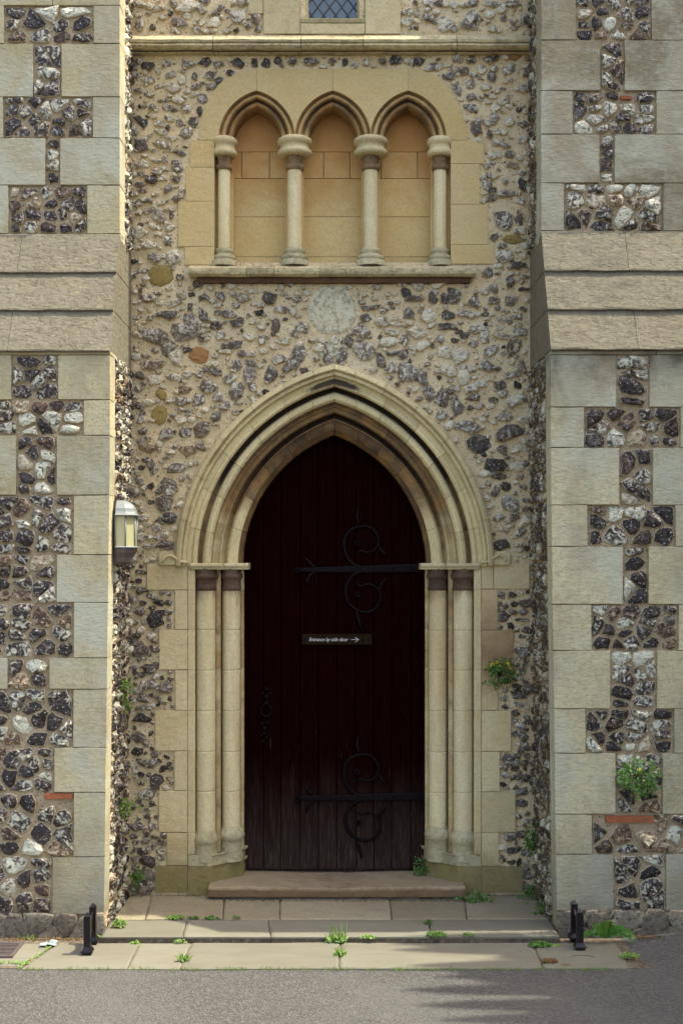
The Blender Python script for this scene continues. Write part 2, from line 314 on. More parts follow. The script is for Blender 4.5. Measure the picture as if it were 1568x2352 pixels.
# ------------------------------------------------------------------ mesh helpers
COL = sc.collection
class MB:
    def __init__(s): s.v = []; s.f = []; s.tone = []; s.rim = []; s.hue = []; s.sm = []
    def add(s, vs, fs, tone=.5, rim=None, hue=0., smooth=False):
        o = len(s.v); s.v += [tuple(p) for p in vs]; s.f += [tuple(i + o for i in f) for f in fs]
        s.tone += [tone] * len(vs) if isinstance(tone, (int, float)) else list(tone)
        s.rim += [0.] * len(vs) if rim is None else list(rim); s.hue += [hue] * len(vs); s.sm += [smooth] * len(fs)
        return s
    def join(s, o):
        k = len(s.v); s.v += o.v; s.f += [tuple(i + k for i in f) for f in o.f]
        s.tone += o.tone; s.rim += o.rim; s.hue += o.hue; s.sm += o.sm; return s
    def build(s, name, m, parent=None, label=None, attrs=False):
        off = parent_loc(parent)
        me = bpy.data.meshes.new(name)
        me.from_pydata([(p[0] - off[0], p[1] - off[1], p[2] - off[2]) for p in s.v], [], s.f)
        me.materials.append(m)
        if attrs:
            for an, dt in (('tone', s.tone), ('rim', s.rim), ('hue', s.hue)):
                a = me.attributes.new(an, 'FLOAT', 'POINT'); a.data.foreach_set('value', dt)
        me.polygons.foreach_set('use_smooth', s.sm); me.update()
        o = bpy.data.objects.new(name, me); COL.objects.link(o)
        if parent is not None: o.parent = parent
        if label: o['label'] = label
        return o
def parent_loc(p):
    x = y = z = 0.
    while p is not None:
        x += p.location[0]; y += p.location[1]; z += p.location[2]; p = p.parent
    return (x, y, z)
def thing(name, label, cat, loc=(0, 0, 0), group=None, kind=None):
    o = bpy.data.objects.new(name, None); COL.objects.link(o); o.location = loc; o.empty_display_size = .1
    if label: o['label'] = label
    if cat: o['category'] = cat
    if group: o['group'] = group
    if kind: o['kind'] = kind
    return o
def tag(o, label=None, cat=None, group=None, kind=None):
    for k, v in (('label', label), ('category', cat), ('group', group), ('kind', kind)):
        if v: o[k] = v
    return o
def X(px, y=0.): return (px - CX) * (CD + y) / F          # layout measured from the photograph, put at its real depth
def Z(py, y=0.): return EYE - (py - CY) * (CD + y) / F
def nz(x, y, z, s=1.): return mnoise.noise(Vector((x * s, y * s, z * s)))

class Frame:      # (u, v, w) -> world, w outward
    def __init__(s, o, u, v, w, warp=None): s.o, s.u, s.v, s.w, s.warp = np.array(o, float), np.array(u, float), np.array(v, float), np.array(w, float), warp
    def __call__(s, u, v, w):
        p = s.o + s.u * u + s.v * v + s.w * w
        return s.warp(p) if s.warp else p
def front(y, warp=None): return Frame((0, y, 0), (1, 0, 0), (0, 0, 1), (0, -1, 0), warp)
def side_px(x, warp=None): return Frame((x, 0, 0), (0, 1, 0), (0, 0, 1), (1, 0, 0), warp)      # faces +x, u = y
def side_nx(x, warp=None): return Frame((x, 0, 0), (0, -1, 0), (0, 0, 1), (-1, 0, 0), warp)    # faces -x, u = -y

def block(fr, u0, u1, v0, v1, depth=.1, w0=0., gap=.0010, bev=.0018, jit=.0015, rough=.0004, cell=.05):
    """a dressed stone: gridded face with worn arrises, and plain returns"""
    u0 += gap; u1 -= gap; v0 += gap; v1 -= gap
    nu = max(2, min(9, int((u1 - u0) / cell))); nv = max(2, min(9, int((v1 - v0) / cell)))
    def ax(a, b, n): return [a] + [a + bev + (b - a - 2 * bev) * i / n for i in range(n + 1)] + [b]
    U, V = ax(u0, u1, nu), ax(v0, v1, nv); NU, NV = len(U), len(V)
    vs = []; mb = MB()
    for j, v in enumerate(V):
        for i, u in enumerate(U):
            e = (i in (0, NU - 1)) or (j in (0, NV - 1))
            w = w0 - (bev * .9 if e else 0)
            w += rough * rng.uniform(-1, 1) if not e else 0
            uu, vv = u, v
            if i in (0, NU - 1): uu += rng.uniform(0, jit) * (1 if i == 0 else -1)
            if j in (0, NV - 1): vv += rng.uniform(0, jit) * (1 if j == 0 else -1)
            vs.append(fr(uu, vv, w))
    fs = [(j * NU + i, j * NU + i + 1, (j + 1) * NU + i + 1, (j + 1) * NU + i) for j in range(NV - 1) for i in range(NU - 1)]
    mb.add(vs, fs, smooth=False)
    ring = [i for i in range(NU)] + [j * NU + NU - 1 for j in range(1, NV)] + [(NV - 1) * NU + i for i in range(NU - 2, -1, -1)] + [j * NU for j in range(NV - 2, 0, -1)]
    # returns
    uv = [(U[k % NU], V[k // NU]) for k in ring]
    base = len(mb.v); top = [mb.v[k] for k in ring]
    bot = [fr(a, b, w0 - depth) for a, b in uv]
    n = len(ring)
    mb.add(top + bot, [(i, n + i, n + (i + 1) % n, (i + 1) % n) for i in range(n)])
    return mb
def box(mb, x0, x1, y0, y1, z0, z1, **k):
    vs = [(x, y, z) for z in (z0, z1) for y in (y0, y1) for x in (x0, x1)]
    mb.add(vs, [(0, 2, 3, 1), (4, 5, 7, 6), (0, 1, 5, 4), (2, 6, 7, 3), (0, 4, 6, 2), (1, 3, 7, 5)], **k); return mb
def lathe(mb, cx, cy, prof, n=24, smooth=True, a0=0, a1=2 * math.pi, jit=0., **k):
    vs = []; m = len(prof); full = abs(a1 - a0 - 2 * math.pi) < 1e-6; N = n if full else n + 1
    for i in range(N):
        a = a0 + (a1 - a0) * i / n
        for r, z in prof:
            r2 = r + (jit * nz(cx + math.cos(a), math.sin(a), z * 12, 2.) if jit else 0)
            vs.append((cx + r2 * math.cos(a), cy + r2 * math.sin(a), z))
    fs = []
    for i in range(n):
        j = (i + 1) % N
        for q in range(m - 1): fs.append((i * m + q, j * m + q, j * m + q + 1, i * m + q + 1))
    mb.add(vs, fs, smooth=smooth, **k); return mb
def tube(mb, pts, r, n=6, flat=1.0, caps=True, smooth=True, **k):
    """tube along points; r may be a list; 'flat' squashes in y"""
    pts = [np.array(p, float) for p in pts]; m = len(pts); rr = r if isinstance(r, (list, tuple)) else [r] * m
    vs = []
    for i, p in enumerate(pts):
        t = pts[min(i + 1, m - 1)] - pts[max(i - 1, 0)]; t /= (np.linalg.norm(t) + 1e-9)
        ref = np.array((0, 1., 0)) if abs(t[1]) < .9 else np.array((1., 0, 0))
        a = np.cross(t, ref); a /= np.linalg.norm(a); b = np.cross(a, t)
        for q in range(n):
            an = 2 * math.pi * q / n; vs.append(p + rr[i] * (a * math.cos(an) + b * math.sin(an) * flat))
    fs = [(i * n + q, (i + 1) * n + q, (i + 1) * n + (q + 1) % n, i * n + (q + 1) % n) for i in range(m - 1) for q in range(n)]
    if caps: fs += [tuple(range(n)), tuple((m - 1) * n + q for q in range(n - 1, -1, -1))]
    mb.add(vs, fs, smooth=smooth, **k); return mb
def smooth_path(pts, sub=4):
    out = []; P = [np.array(p, float) for p in pts]
    for i in range(len(P) - 1):
        p0, p1, p2, p3 = P[max(i - 1, 0)], P[i], P[i + 1], P[min(i + 2, len(P) - 1)]
        for s in range(sub):
            t = s / sub
            out.append(.5 * ((2 * p1) + (-p0 + p2) * t + (2 * p0 - 5 * p1 + 4 * p2 - p3) * t * t + (-p0 + 3 * p1 - 3 * p2 + p3) * t ** 3))
    out.append(P[-1]); return out
def poly_prism(pts, fr, w_front, w_back, name_mb=None):
    """flat stone cut to an outline (ccw in u, v)"""
    mb = MB(); n = len(pts); tri = tessellate_polygon([[Vector((a, b, 0)) for a, b in pts]])
    area = sum(pts[i][0] * pts[(i + 1) % n][1] - pts[(i + 1) % n][0] * pts[i][1] for i in range(n))
    if area < 0: pts = pts[::-1]; tri = tessellate_polygon([[Vector((a, b, 0)) for a, b in pts]])
    fs = []
    for t in tri:
        a, b, c = [pts[i] for i in t]
        s = (b[0] - a[0]) * (c[1] - a[1]) - (c[0] - a[0]) * (b[1] - a[1])
        fs.append(tuple(t) if s > 0 else (t[0], t[2], t[1]))
    mb.add([fr(a, b, w_front) for a, b in pts], fs)
    mb.add([fr(a, b, w_front) for a, b in pts] + [fr(a, b, w_back) for a, b in pts], [(i, n + i, n + (i + 1) % n, (i + 1) % n) for i in range(n)])
    return mb
def extrude_x(prof, x0, x1, seg=.25, jit=0.):
    """prof (y, z) list from top back round the front to the bottom back; swept along x"""
    mb = MB(); n = len(prof); k = max(1, int((x1 - x0) / seg)); vs = []
    for i in range(k + 1):
        x = x0 + (x1 - x0) * i / k
        for (y, z) in prof: vs.append((x, y + jit * nz(x * 7, y * 30, z * 30), z + jit * nz(x * 7, z * 30, 5)))
    mb.add(vs, [(i * n + q, i * n + q + 1, (i + 1) * n + q + 1, (i + 1) * n + q) for i in range(k) for q in range(n - 1)], smooth=False)
    mb.add([vs[q] for q in range(n)], [tuple(range(n - 1, -1, -1))]); mb.add([vs[k * n + q] for q in range(n)], [tuple(range(n))])
    return mb

# ------------------------------------------------------------------ flint
def centroid(p): p = np.array(p); return p.mean(0)
def resample(poly, n):
    P = np.array(poly); Q = np.vstack([P, P[:1]]); d = np.linalg.norm(np.diff(Q, axis=0), axis=1); s = np.concatenate([[0], np.cumsum(d)])
    t = np.linspace(0, s[-1], n, endpoint=False) + rng.uniform(0, .6) * s[-1] / n
    return [(np.interp(x % s[-1], s, Q[:, 0]), np.interp(x % s[-1], s, Q[:, 1])) for x in t]
def chaikin(p):
    out = []
    for i in range(len(p)):
        a, b = np.array(p[i]), np.array(p[(i + 1) % len(p)]); out += [a * .75 + b * .25, a * .25 + b * .75]
    return out
def flint_mb(fr, poly, h, tone, hue, n=9, w0=0., jag=.10):
    c = centroid(poly); P = resample(chaikin(poly) if rng.random() < .4 else poly, n)
    rad = np.mean([np.hypot(p[0] - c[0], p[1] - c[1]) for p in P])
    P = [(p[0] + rng.gauss(0, jag * rad), p[1] + rng.gauss(0, jag * rad)) for p in P]
    off = (rng.uniform(-.18, .18) * rad, rng.uniform(-.18, .18) * rad)
    tu, tv = rng.uniform(-.35, .35) * h / rad, rng.uniform(-.35, .35) * h / rad     # tilt of the knapped face
    vs = []; rim = []
    def add(s, w, r, j=0.):
        for p in P:
            u = c[0] + (p[0] - c[0]) * s + rng.gauss(0, j * rad); v = c[1] + (p[1] - c[1]) * s + rng.gauss(0, j * rad)
            ww = w() + (tu * (u - c[0]) + tv * (v - c[1])) * (1 if s < .99 else 0)
            vs.append(fr(u, v, w0 + ww)); rim.append(r)
    add(1.0, lambda: -.012, 1.); add(.965, lambda: h * rng.uniform(.15, .35), 1.); add(.84, lambda: h * rng.uniform(.5, .75), .15); add(.52, lambda: h * rng.uniform(.65, 1.1), 0., .07)
    vs.append(fr(c[0] + off[0], c[1] + off[1], w0 + h * rng.uniform(.6, 1.15))); rim.append(0.)
    fs = []
    for k in (0, n, 2 * n):
        fs += [(k + i, k + (i + 1) % n, k + n + (i + 1) % n, k + n + i) for i in range(n)]
    fs += [(3 * n + i, 3 * n + (i + 1) % n, 4 * n) for i in range(n)]
    return MB().add(vs, fs, tone=tone, rim=rim, hue=hue, smooth=rng.random() < .3), rad
def blob(cx, cy, rx, ry, ang, n=9, jag=.16, r=None):
    r = r or rng; out = []; ph = r.uniform(0, 6.28); k2 = r.uniform(.05, .18)
    for i in range(n):
        a = 2 * math.pi * i / n; s = 1 + r.uniform(-jag, jag) + k2 * math.sin(2 * a + ph)
        x, y = rx * s * math.cos(a), ry * s * math.sin(a); out.append((cx + x * math.cos(ang) - y * math.sin(ang), cy + x * math.sin(ang) + y * math.cos(ang)))
    return out
def clip(poly, a, b, c):     # keep a*x + b*y <= c
    out = []; n = len(poly)
    for i in range(n):
        p, q = poly[i], poly[(i + 1) % n]; dp, dq = a * p[0] + b * p[1] - c, a * q[0] + b * q[1] - c
        if dp <= 0: out.append(p)
        if dp * dq < 0: t = dp / (dp - dq); out.append((p[0] + t * (q[0] - p[0]), p[1] + t * (q[1] - p[1])))
    return out
def voronoi(rect, pitch, relax=2, aspect=1.25, seed=0):
    x0, x1, y0, y1 = rect; r = random.Random(seed + int(abs(x0 * 1000)) + int(abs(y0 * 777)))
    w, h = x1 - x0, y1 - y0; pw, ph = pitch * aspect, pitch / aspect
    nx, ny = max(1, round(w / pw)), max(1, round(h / ph)); pts = []
    for j in range(ny):
        k = nx + (r.choice((-1, 0, 0, 1)) if nx > 2 else 0)
        for i in range(k): pts.append((x0 + w * (i + .5 + r.uniform(-.38, .38)) / k, y0 + h * (j + .5 + r.uniform(-.36, .36)) / ny))
    cells = []
    for it in range(relax):
        cells = []; A = np.array(pts)
        for i, p in enumerate(pts):
            d = (A[:, 0] - p[0]) ** 2 + (A[:, 1] - p[1]) ** 2; idx = np.argsort(d)[1:13]; c = [(x0, y0), (x1, y0), (x1, y1), (x0, y1)]
            for q in idx:
                o = pts[q]; a, b = o[0] - p[0], o[1] - p[1]; c = clip(c, a, b, a * (o[0] + p[0]) / 2 + b * (o[1] + p[1]) / 2)
                if len(c) < 3: break
            if len(c) >= 3: cells.append(c)
        if it < relax - 1: pts = [tuple(centroid(c) * .5 + np.array(p) * .5) if len(c) > 2 else p for c, p in zip(cells, pts)]
    return cells
def inset(poly, d):
    c = centroid(poly); out = []
    for p in poly:
        v = np.array(p) - c; l = np.linalg.norm(v); out.append(tuple(c + v * max(.3, 1 - d / (l + 1e-6))))
    return out
class Flints:      # gathers stones of one thing; the 300 largest become parts, the rest one part
    def __init__(s): s.it = []
    def add(s, fr, poly, h, tone, hue, mat, w0=0., vis=1.0, jag=.10, name='flint'):
        mb, rad = flint_mb(fr, poly, h, tone, hue, w0=w0, jag=jag); s.it.append((rad * vis, mb, mat, name))
    def build(s, root, limit=300):
        s.it.sort(key=lambda t: -t[0]); rest = {}
        for k, (rad, mb, mat, name) in enumerate(s.it):
            if k < limit or name != 'flint': mb.build(name, M[mat], root, attrs=True)
            else: rest.setdefault(mat, MB()).join(mb)
        for mat, mb in rest.items():
            o = mb.build('small_flints', M[mat], root, attrs=True); o['kind'] = 'stuff'
def rough_panel(fr, u0, u1, v0, v1, w0, amp=.006, cell=.02, skip=None, freq=14):
    nu, nv = max(1, int((u1 - u0) / cell)), max(1, int((v1 - v0) / cell)); mb = MB(); vs = []
    for j in range(nv + 1):
        for i in range(nu + 1):
            u, v = u0 + (u1 - u0) * i / nu, v0 + (v1 - v0) * j / nv
            vs.append(fr(u, v, w0 + amp * (nz(u * freq, v * freq, 3.3) + .6 * nz(u * freq * 2.7, v * freq * 2.7, 9.1))))
    fs = []
    for j in range(nv):
        for i in range(nu):
            if skip and skip(u0 + (u1 - u0) * (i + .5) / nu, v0 + (v1 - v0) * (j + .5) / nv): continue
            fs.append((j * (nu + 1) + i, j * (nu + 1) + i + 1, (j + 1) * (nu + 1) + i + 1, (j + 1) * (nu + 1) + i))
    mb.add(vs, fs, smooth=True); return mb
def rtone(mean=.33, sd=.2, white=.1):
    return min(1., max(.0, rng.gauss(mean, sd))) if rng.random() > white else rng.uniform(.8, 1.)

# ------------------------------------------------------------------ ground
XL, XR, YU, YL, TOP = -1.082, 1.042, -.37, -.66, 5.5
ZR = -.040
def build_ground():
    mb = MB(); n = 40
    xs = sorted(set([-60, -30, -12, -6] + [round(-3 + .15 * i, 3) for i in range(41)] + [6, 12, 30, 60])); ys = sorted(set([-80, -40, -20, -10, -6] + [round(-4 + .15 * i, 3) for i in range(34)] + [4, 12, 30]))
    vs = [(x, y, ZR + .004 * nz(x * 2, y * 2, 0) + (.03 * max(0, min(1, (x - 1.35) / .3)) * max(0, min(1, (y + 1.3) / .5)) if x > 1.2 else 0) - (.02 if y > -.2 else 0)) for y in ys for x in xs]
    nx = len(xs); fs = [(j * nx + i, j * nx + i + 1, (j + 1) * nx + i + 1, (j + 1) * nx + i) for j in range(len(ys) - 1) for i in range(nx - 1)]
    mb.add(vs, fs, smooth=True); return mb.build('road', M['asphalt'])
tag(build_ground(), 'old pale asphalt path in front of the church', None, None, 'structure')

def slab(name, pts, z, th, mat, parent, tilt=0.):
    """paving slab: outline in x, y; top at z"""
    c = centroid(pts); P = [tuple(c + (np.array(p) - c) * (1 - .004 / (np.linalg.norm(np.array(p) - c)))) for p in pts]
    # subdivide edges
    Q = []
    for i in range(len(P)):
        a, b = np.array(P[i]), np.array(P[(i + 1) % len(P)]); k = max(1, int(np.linalg.norm(b - a) / .06))
        Q += [tuple(a + (b - a) * t / k + np.array([rng.gauss(0, .0012), rng.gauss(0, .0012)])) for t in range(k)]
    n = len(Q); mb = MB(); dz = rng.uniform(-.0015, .0015); tx, ty = rng.uniform(-.004, .004), rng.uniform(-.004, .004)
    def zz(p): return z + dz + tx * (p[0] - c[0]) + ty * (p[1] - c[1])
    top = [(p[0], p[1], zz(p) - .004) for p in Q]; inn = [tuple(c + (np.array(p) - c) * (1 - .012 / np.linalg.norm(np.array(p) - c))) for p in Q]
    ins = [(p[0], p[1], zz(p)) for p in inn]; bot = [(p[0], p[1], z - th) for p in Q]
    area = sum(Q[i][0] * Q[(i + 1) % n][1] - Q[(i + 1) % n][0] * Q[i][1] for i in range(n))
    o = 1 if area > 0 else -1
    def f(t): return t if o > 0 else t[::-1]
    mb.add(bot + top + ins, [f((i, (i + 1) % n, n + (i + 1) % n, n + i)) for i in range(n)] + [f((n + i, n + (i + 1) % n, 2 * n + (i + 1) % n, 2 * n + i)) for i in range(n)] + [f(tuple(2 * n + i for i in range(n)))])
    return mb.build(name, M[mat], parent)
pav = thing('pavement', 'pale stone paving slabs between the buttresses', None, kind='structure')
def gx(px, y): return (px - CX) * (CD + y) / F
# bed under the slabs
mb = MB(); box(mb, XL - .9, XR + .45, -1.14, 0.3, -.2, -.037); mb.build('bedding', M['dirt'], pav)
mb = MB(); box(mb, XL - .03, XR + .03, -.757, .28, -.2, -.012); mb.build('bedding', M['dirt'], pav)
r1 = [(-.12, -.42)]
def row(xs0, xs1, ya, yb, z, th, mt='paving'):
    for i in range(len(xs0) - 1):
        slab('paving_slab', [(xs0[i], ya), (xs0[i + 1], ya), (xs1[i + 1], yb), (xs1[i], yb)], z, th, mt, pav)
ya, ym, yb = .06, -.475, -.765
row([XL - .01, gx(350, ya), gx(517, ya), gx(643, ya), gx(893, ya), gx(1063, ya), XR + .02], [XL - .02, gx(334, ym), gx(512, ym), gx(643, ym), gx(900, ym), gx(1072, ym), XR + .03], ya, ym, 0., .04, 'paving_b')
row([XL - .03, gx(430, ym), gx(616, ym), gx(984, ym), XR + .03], [XL - .03, gx(420, yb), gx(622, yb), gx(990, yb), XR + .03], ym, yb, -.002, .012)
yc = -1.165
row([gx(46, -.77), gx(132, -.77)], [gx(46, -.77), gx(76, -1.0)], yb - .004, -1.0, -.034, .05); row([gx(-160, -.77), gx(-50, -.77)], [gx(-170, -1.), gx(-50, -1.)], yb - .004, -1.0, -.034, .05); row([gx(-170, -1.), gx(76, -1.0)], [gx(-190, -1.1), gx(50, -1.12)], -1.003, -1.12, -.034, .05)
row([gx(135, yb), gx(322, yb), gx(440, yb), gx(782, yb), gx(1222, yb), gx(1415, yb - .0)], [gx(48, yc), gx(293, yc), gx(413, yc), gx(778, yc), gx(1248, yc), gx(1437, yc + .06)], yb - .006, yc, -.030, .05)
# iron drain grate at the left
gr = thing('drain_grate', 'rusty iron slotted drain grate set in the ground at far left', 'drain grate', (gx(10, -.9), -.88, -.036))
mb = MB(); x0, x1 = gx(-45, -.88), gx(44, -.88)
box(mb, x0, x1, -1.0, -.985, -.045, -.026); box(mb, x0, x1, -.79, -.775, -.045, -.026); box(mb, x1 - .014, x1, -.985, -.79, -.045, -.026); box(mb, x0, x0 + .014, -.985, -.79, -.045, -.026)
mb.build('frame', M['darkmetal'], gr)
for i in range(9):
    y = -.975 + i * .022; mb = MB(); box(mb, x0 + .016, x1 - .016, y, y + .011, -.04, -.028); mb.build('bar', M['darkmetal'], gr)

# ------------------------------------------------------------------ church wall (recess)
wall = thing('church_wall', 'flint rubble wall with pale lime mortar around the arched doorway', 'wall', (0, 0, 0))
SPR = 1300; RC = 110.8          # springing line and centre offset of the door arch (measured)
def in_arch(px, py, half):      # inside the pointed outline of given half width at the springing
    if abs(px - CX) > half: return False
    if py > SPR: return True
    return math.hypot(abs(px - CX) + RC, py - SPR) < half + RC
JL = [(1294, 1355, 338), (1355, 1446, 402), (1446, 1538, 366), (1538, 1631, 403), (1631, 1724, 357), (1724, 1815, 401), (1815, 1911, 365), (1911, 1987, 383), (1987, 2049, 356)]
JR = [(1294, 1353, 1215), (1353, 1447, 1142), (1447, 1538, 1178), (1538, 1631, 1142), (1631, 1725, 1173), (1725, 1818, 1147), (1818, 1911, 1183), (1911, 1988, 1145), (1988, 2049, 1199)]
AL = [(323, 385, 437), (385, 463, 427), (463, 567, 410), (567, 609, 425)]
AR = [(316, 377, 1110), (377, 470, 1101), (470, 562, 1120), (562, 607, 1134)]
def arc_top(px):                # outline of the arcade panel above the springing
    L, Rr = [(457, 323), (462, 285), (470, 250), (484, 220), (502, 196), (524, 178), (550, 166), (580, 161)], [(960, 161), (985, 168), (1010, 182), (1032, 204), (1050, 235), (1064, 270), (1072, 300), (1073, 323)]
    return L, Rr
TL, TR = arc_top(0)
OUT = TL + TR
def in_arcade(px, py, m=0):
    if 161 - m < py < 323 and 457 - m < px < 1073 + m:
        x = min(max(px, 458), 1072)
        xs = [p[0] for p in OUT]; ys = [p[1] for p in OUT]
        return py > np.interp(x, xs, ys) - m or px < 457 or px > 1073
    if 323 <= py < 609:
        l = next((a[2] for a in AL if a[0] - 1 <= py <= a[1]), 425); r_ = next((a[2] for a in AR if a[0] - 1 <= py <= a[1]), 1120)
        return l - m < px < r_ + m
    return 605 < py < 652 and 428 - m < px < 1100 + m
def forb(px, py, m=0):
    if in_arch(px, py, 362 + m) and py < 1297: return True
    if in_arcade(px, py, m): return True
    if 80 - m < py < 125 + m: return True
    if py < 82 and (570 - m < px < 605 + m and py < 34 + m or 605 - m < px < 922 + m): return True
    if math.hypot(px - 763, py - 712) < 57 + m: return True
    if 362 - m < px < 410 + m and 1262 - m < py < 1296: return True
    if 1130 - m < px < 1180 + m and 1262 - m < py < 1296: return True
    for a, b, x in JL:
        if a - m < py < b + m and px > x - m and px < CX: return True
    for a, b, x in JR:
        if a - m < py < b + m and px < x + m and px > CX: return True
    return py > 2049 or False
fr0 = front(0.)
def px_of(u): return CX + u * F / CD
def py_of(v): return CY - (v - EYE) * F / CD
def skip(u, v):
    px, py = px_of(u), py_of(v)
    return in_arch(px, py, 330) or (455 < px < 1075 and 190 < py < 600 and in_arcade(px, py, -8)) or (700 < px < 826 and py < 45)
rough_panel(fr0, XL - .05, XR + .05, -.05, 5.3, 0., amp=.007, cell=.016, skip=skip).build('mortar', M['mortar'], wall)
# masonry continuing beyond the buttresses
for a, b in ((-6, XL - .05), (XR + .05, 6)):
    rough_panel(fr0, a, b, -.1, 5.3, -.004, amp=.01, cell=.12).build('mortar', M['mortar'], wall)
mb = MB(); box(mb, -6, 6, .30, .6, -.2, 5.3); box(mb, -6, 6, -.04, .6, 5.3, 5.36); mb.build('wall_core', M['joint'], wall)

FL = Flints()
# hand measured stones: zoom frames (ox, oy), x, y, rx, ry, tone, hue
Z1 = [(645,112,28,30,.45),(705,130,18,16,.2),(825,105,38,25,.4),(990,105,38,24,.95),(1095,80,45,35,.5),(1180,85,28,30,.4),(1085,140,22,14,.2),(1185,135,18,18,.3),(905,140,22,18,.35),(875,25,60,34,.75),(800,20,26,24,.5),(735,40,30,20,.7),(690,30,24,18,.75),(650,20,30,16,.6),(1110,15,34,24,.5),(805,145,26,14,.6),(950,150,28,12,.7),(1140,120,18,22,.35),
(685,305,38,20,.15),(765,292,30,18,.5),(865,298,30,25,.55),(940,288,28,22,.1),(1005,300,25,22,.35),(1060,338,22,20,.1),(1095,296,35,22,.12),(1168,292,20,28,.1),(1222,288,16,26,.1),(1278,282,20,20,.1),(1345,285,22,20,.25),(1430,285,40,16,.3),(1527,287,16,18,.3),(1010,370,20,24,.2),(965,345,28,24,.3),(895,352,14,20,.15),(790,402,42,24,.7),(970,400,30,22,.45),(900,400,22,16,.3),(938,452,32,24,.4),(860,500,34,30,.55),(920,513,16,24,.05),(700,492,20,14,.25),(645,492,12,10,.1),(648,562,30,32,.1),(780,545,28,16,.6),(892,560,26,26,.3),(830,568,24,18,.4),(850,618,45,28,.5),(655,675,32,26,.2),(740,665,38,22,.55),(825,703,38,18,.3),(760,738,14,20,.7),(660,755,36,18,.8),(815,770,24,36,.4),(640,850,32,16,.35),(650,800,22,16,.5),(720,790,22,20,.6),(770,865,18,22,.25),(835,880,14,35,.65),(675,920,32,16,.5),(810,912,20,18,.2),(730,1000,32,26,.5),(778,1045,34,26,.65),(650,1030,16,14,.3),(775,1112,22,26,.5),(685,1123,42,24,.7),(710,1180,32,24,.4),(805,1180,42,32,.65),(690,370,30,20,.6),(780,350,34,18,.6),(840,365,20,24,.85),(690,435,28,14,.6),(815,460,34,18,.75),(740,610,36,14,.75),(720,740,30,12,.7),(740,930,20,16,.7),(680,970,22,14,.6),(790,990,12,18,.2),(620,250+60,14,20,.4)]
Z2 = [(15,290,18,22,.1),(112,288,24,22,.6),(250,285,30,26,.1),(190,285,24,18,.3),(60,300,16,20,.6),(355,285,26,24,.1),(425,310,42,26,.5),(600,280,24,22,.2),(685,275,38,24,.25),(565,325,26,20,.35),(485,350,42,26,.4),(590,392,24,26,.55),(530,415,26,38,.45),(690,350,24,32,.3),(590,450,24,24,.35),(605,500,35,30,.4),(620,600,40,28,.25),(680,620,18,26,.2),(808,505,16,14,.1),(750,670,28,14,.5),(770,710,30,20,.35),(700,715,35,26,.75),(665,765,18,16,.5),(665,850,22,26,.5),(830,855,24,32,.08),(685,915,28,20,.4),(820,925,20,18,.6),(745,1010,48,42,.4),(815,1005,16,28,.25),(700,1090,16,22,.3),(750,1175,42,28,.6),(810,1220,42,20,.2),(350,65,16,18,.5),(300,105,30,20,.6),(395,85,35,26,.3),(470,110,40,35,.65),(595,95,60,45,.5),(740,85,18,22,.4),(790,130,18,12,.35),(840,90,22,26,.4),(780,20,34,20,.5),(690,20,40,22,.6),(600,20,44,20,.5),(500,20,44,22,.6),(400,15,30,18,.6),(680,70,26,22,.8),(765,320,34,22,.6),(640,320,22,28,.8),(845,340,26,16,.4),(660,400,26,22,.75),(840,410,26,20,.6),(740,470,36,14,.6),(830,575,40,16,.5),(700,545,24,30,.45),(740,610,34,14,.75),(830,640,30,20,.7),(780,760,36,16,.5,.9),(860,740,30,16,.4,.9),(750,830,26,16,.6)]
Z3 = [(640,118,16,12,.3),(825,148,22,20,.25),(685,245,55,22,.5),(800,262,40,20,.8),(880,225,20,16,.2),(940,235,26,22,.35),(1010,235,32,24,.45),(1120,245,38,25,.6),(1235,245,42,30,.2),(1190,310,22,18,.0),(875,285,20,22,.25),(935,320,32,30,.3),(870,340,36,30,.35),(750,322,68,16,.3),(720,410,90,38,.4),(850,395,80,42,.42),(990,372,26,22,.2),(1090,355,38,28,.25),(1265,370,30,32,.3),(925,425,20,18,.3),(715,485,20,14,.6),(810,520,38,42,.75),(700,540,55,24,.45),(1085,455,32,24,.25),(1030,460,22,18,.35),(705,610,35,20,.85),(800,607,38,16,.65),(955,640,40,34,.4),(1090,550,26,24,.35),(1145,595,38,40,.4),(1085,668,38,45,.45),(850,660,35,20,.4,.9),(835,712,40,26,.5),(912,710,30,34,.4),(705,723,18,16,.4),(1000,695,24,24,.4),(1030,735,30,24,.5),(985,785,30,38,.4),(640,740,30,24,.35),(660,850,22,18,.3),(760,865,35,26,.45),(850,860,32,28,.35),(935,845,45,45,.3,.85),(860,940,45,28,.45,.95),(690,930,45,22,.5,.9),(700,1020,26,40,.4),(810,1020,45,40,.4),(780,1105,50,45,.4),(695,1105,18,18,.2),(630,1140,22,22,.5),(750,1190,42,36,.3),(1290,520,45,24,.6),(1245,590,30,45,.3),(1320,560,30,28,.3),(1370,510,40,55,.35),(640,660,22,20,.5),(650,800,20,26,.6),(1200,440,16,30,.6),(1140,420,36,16,.85),(1300,440,40,22,.8),(1040,490,36,14,.85),(1050,610,30,26,.6),(1160,650,24,24,.4),(870,590,30,14,.7),(1200,380,26,14,.8),(1150,500,30,20,.8),(630,330,22,14,.5),(660,180,20,10,.6),(1000,310,22,18,.5),(1340,300,26,18,.7),(1370,250,22,16,.3)]
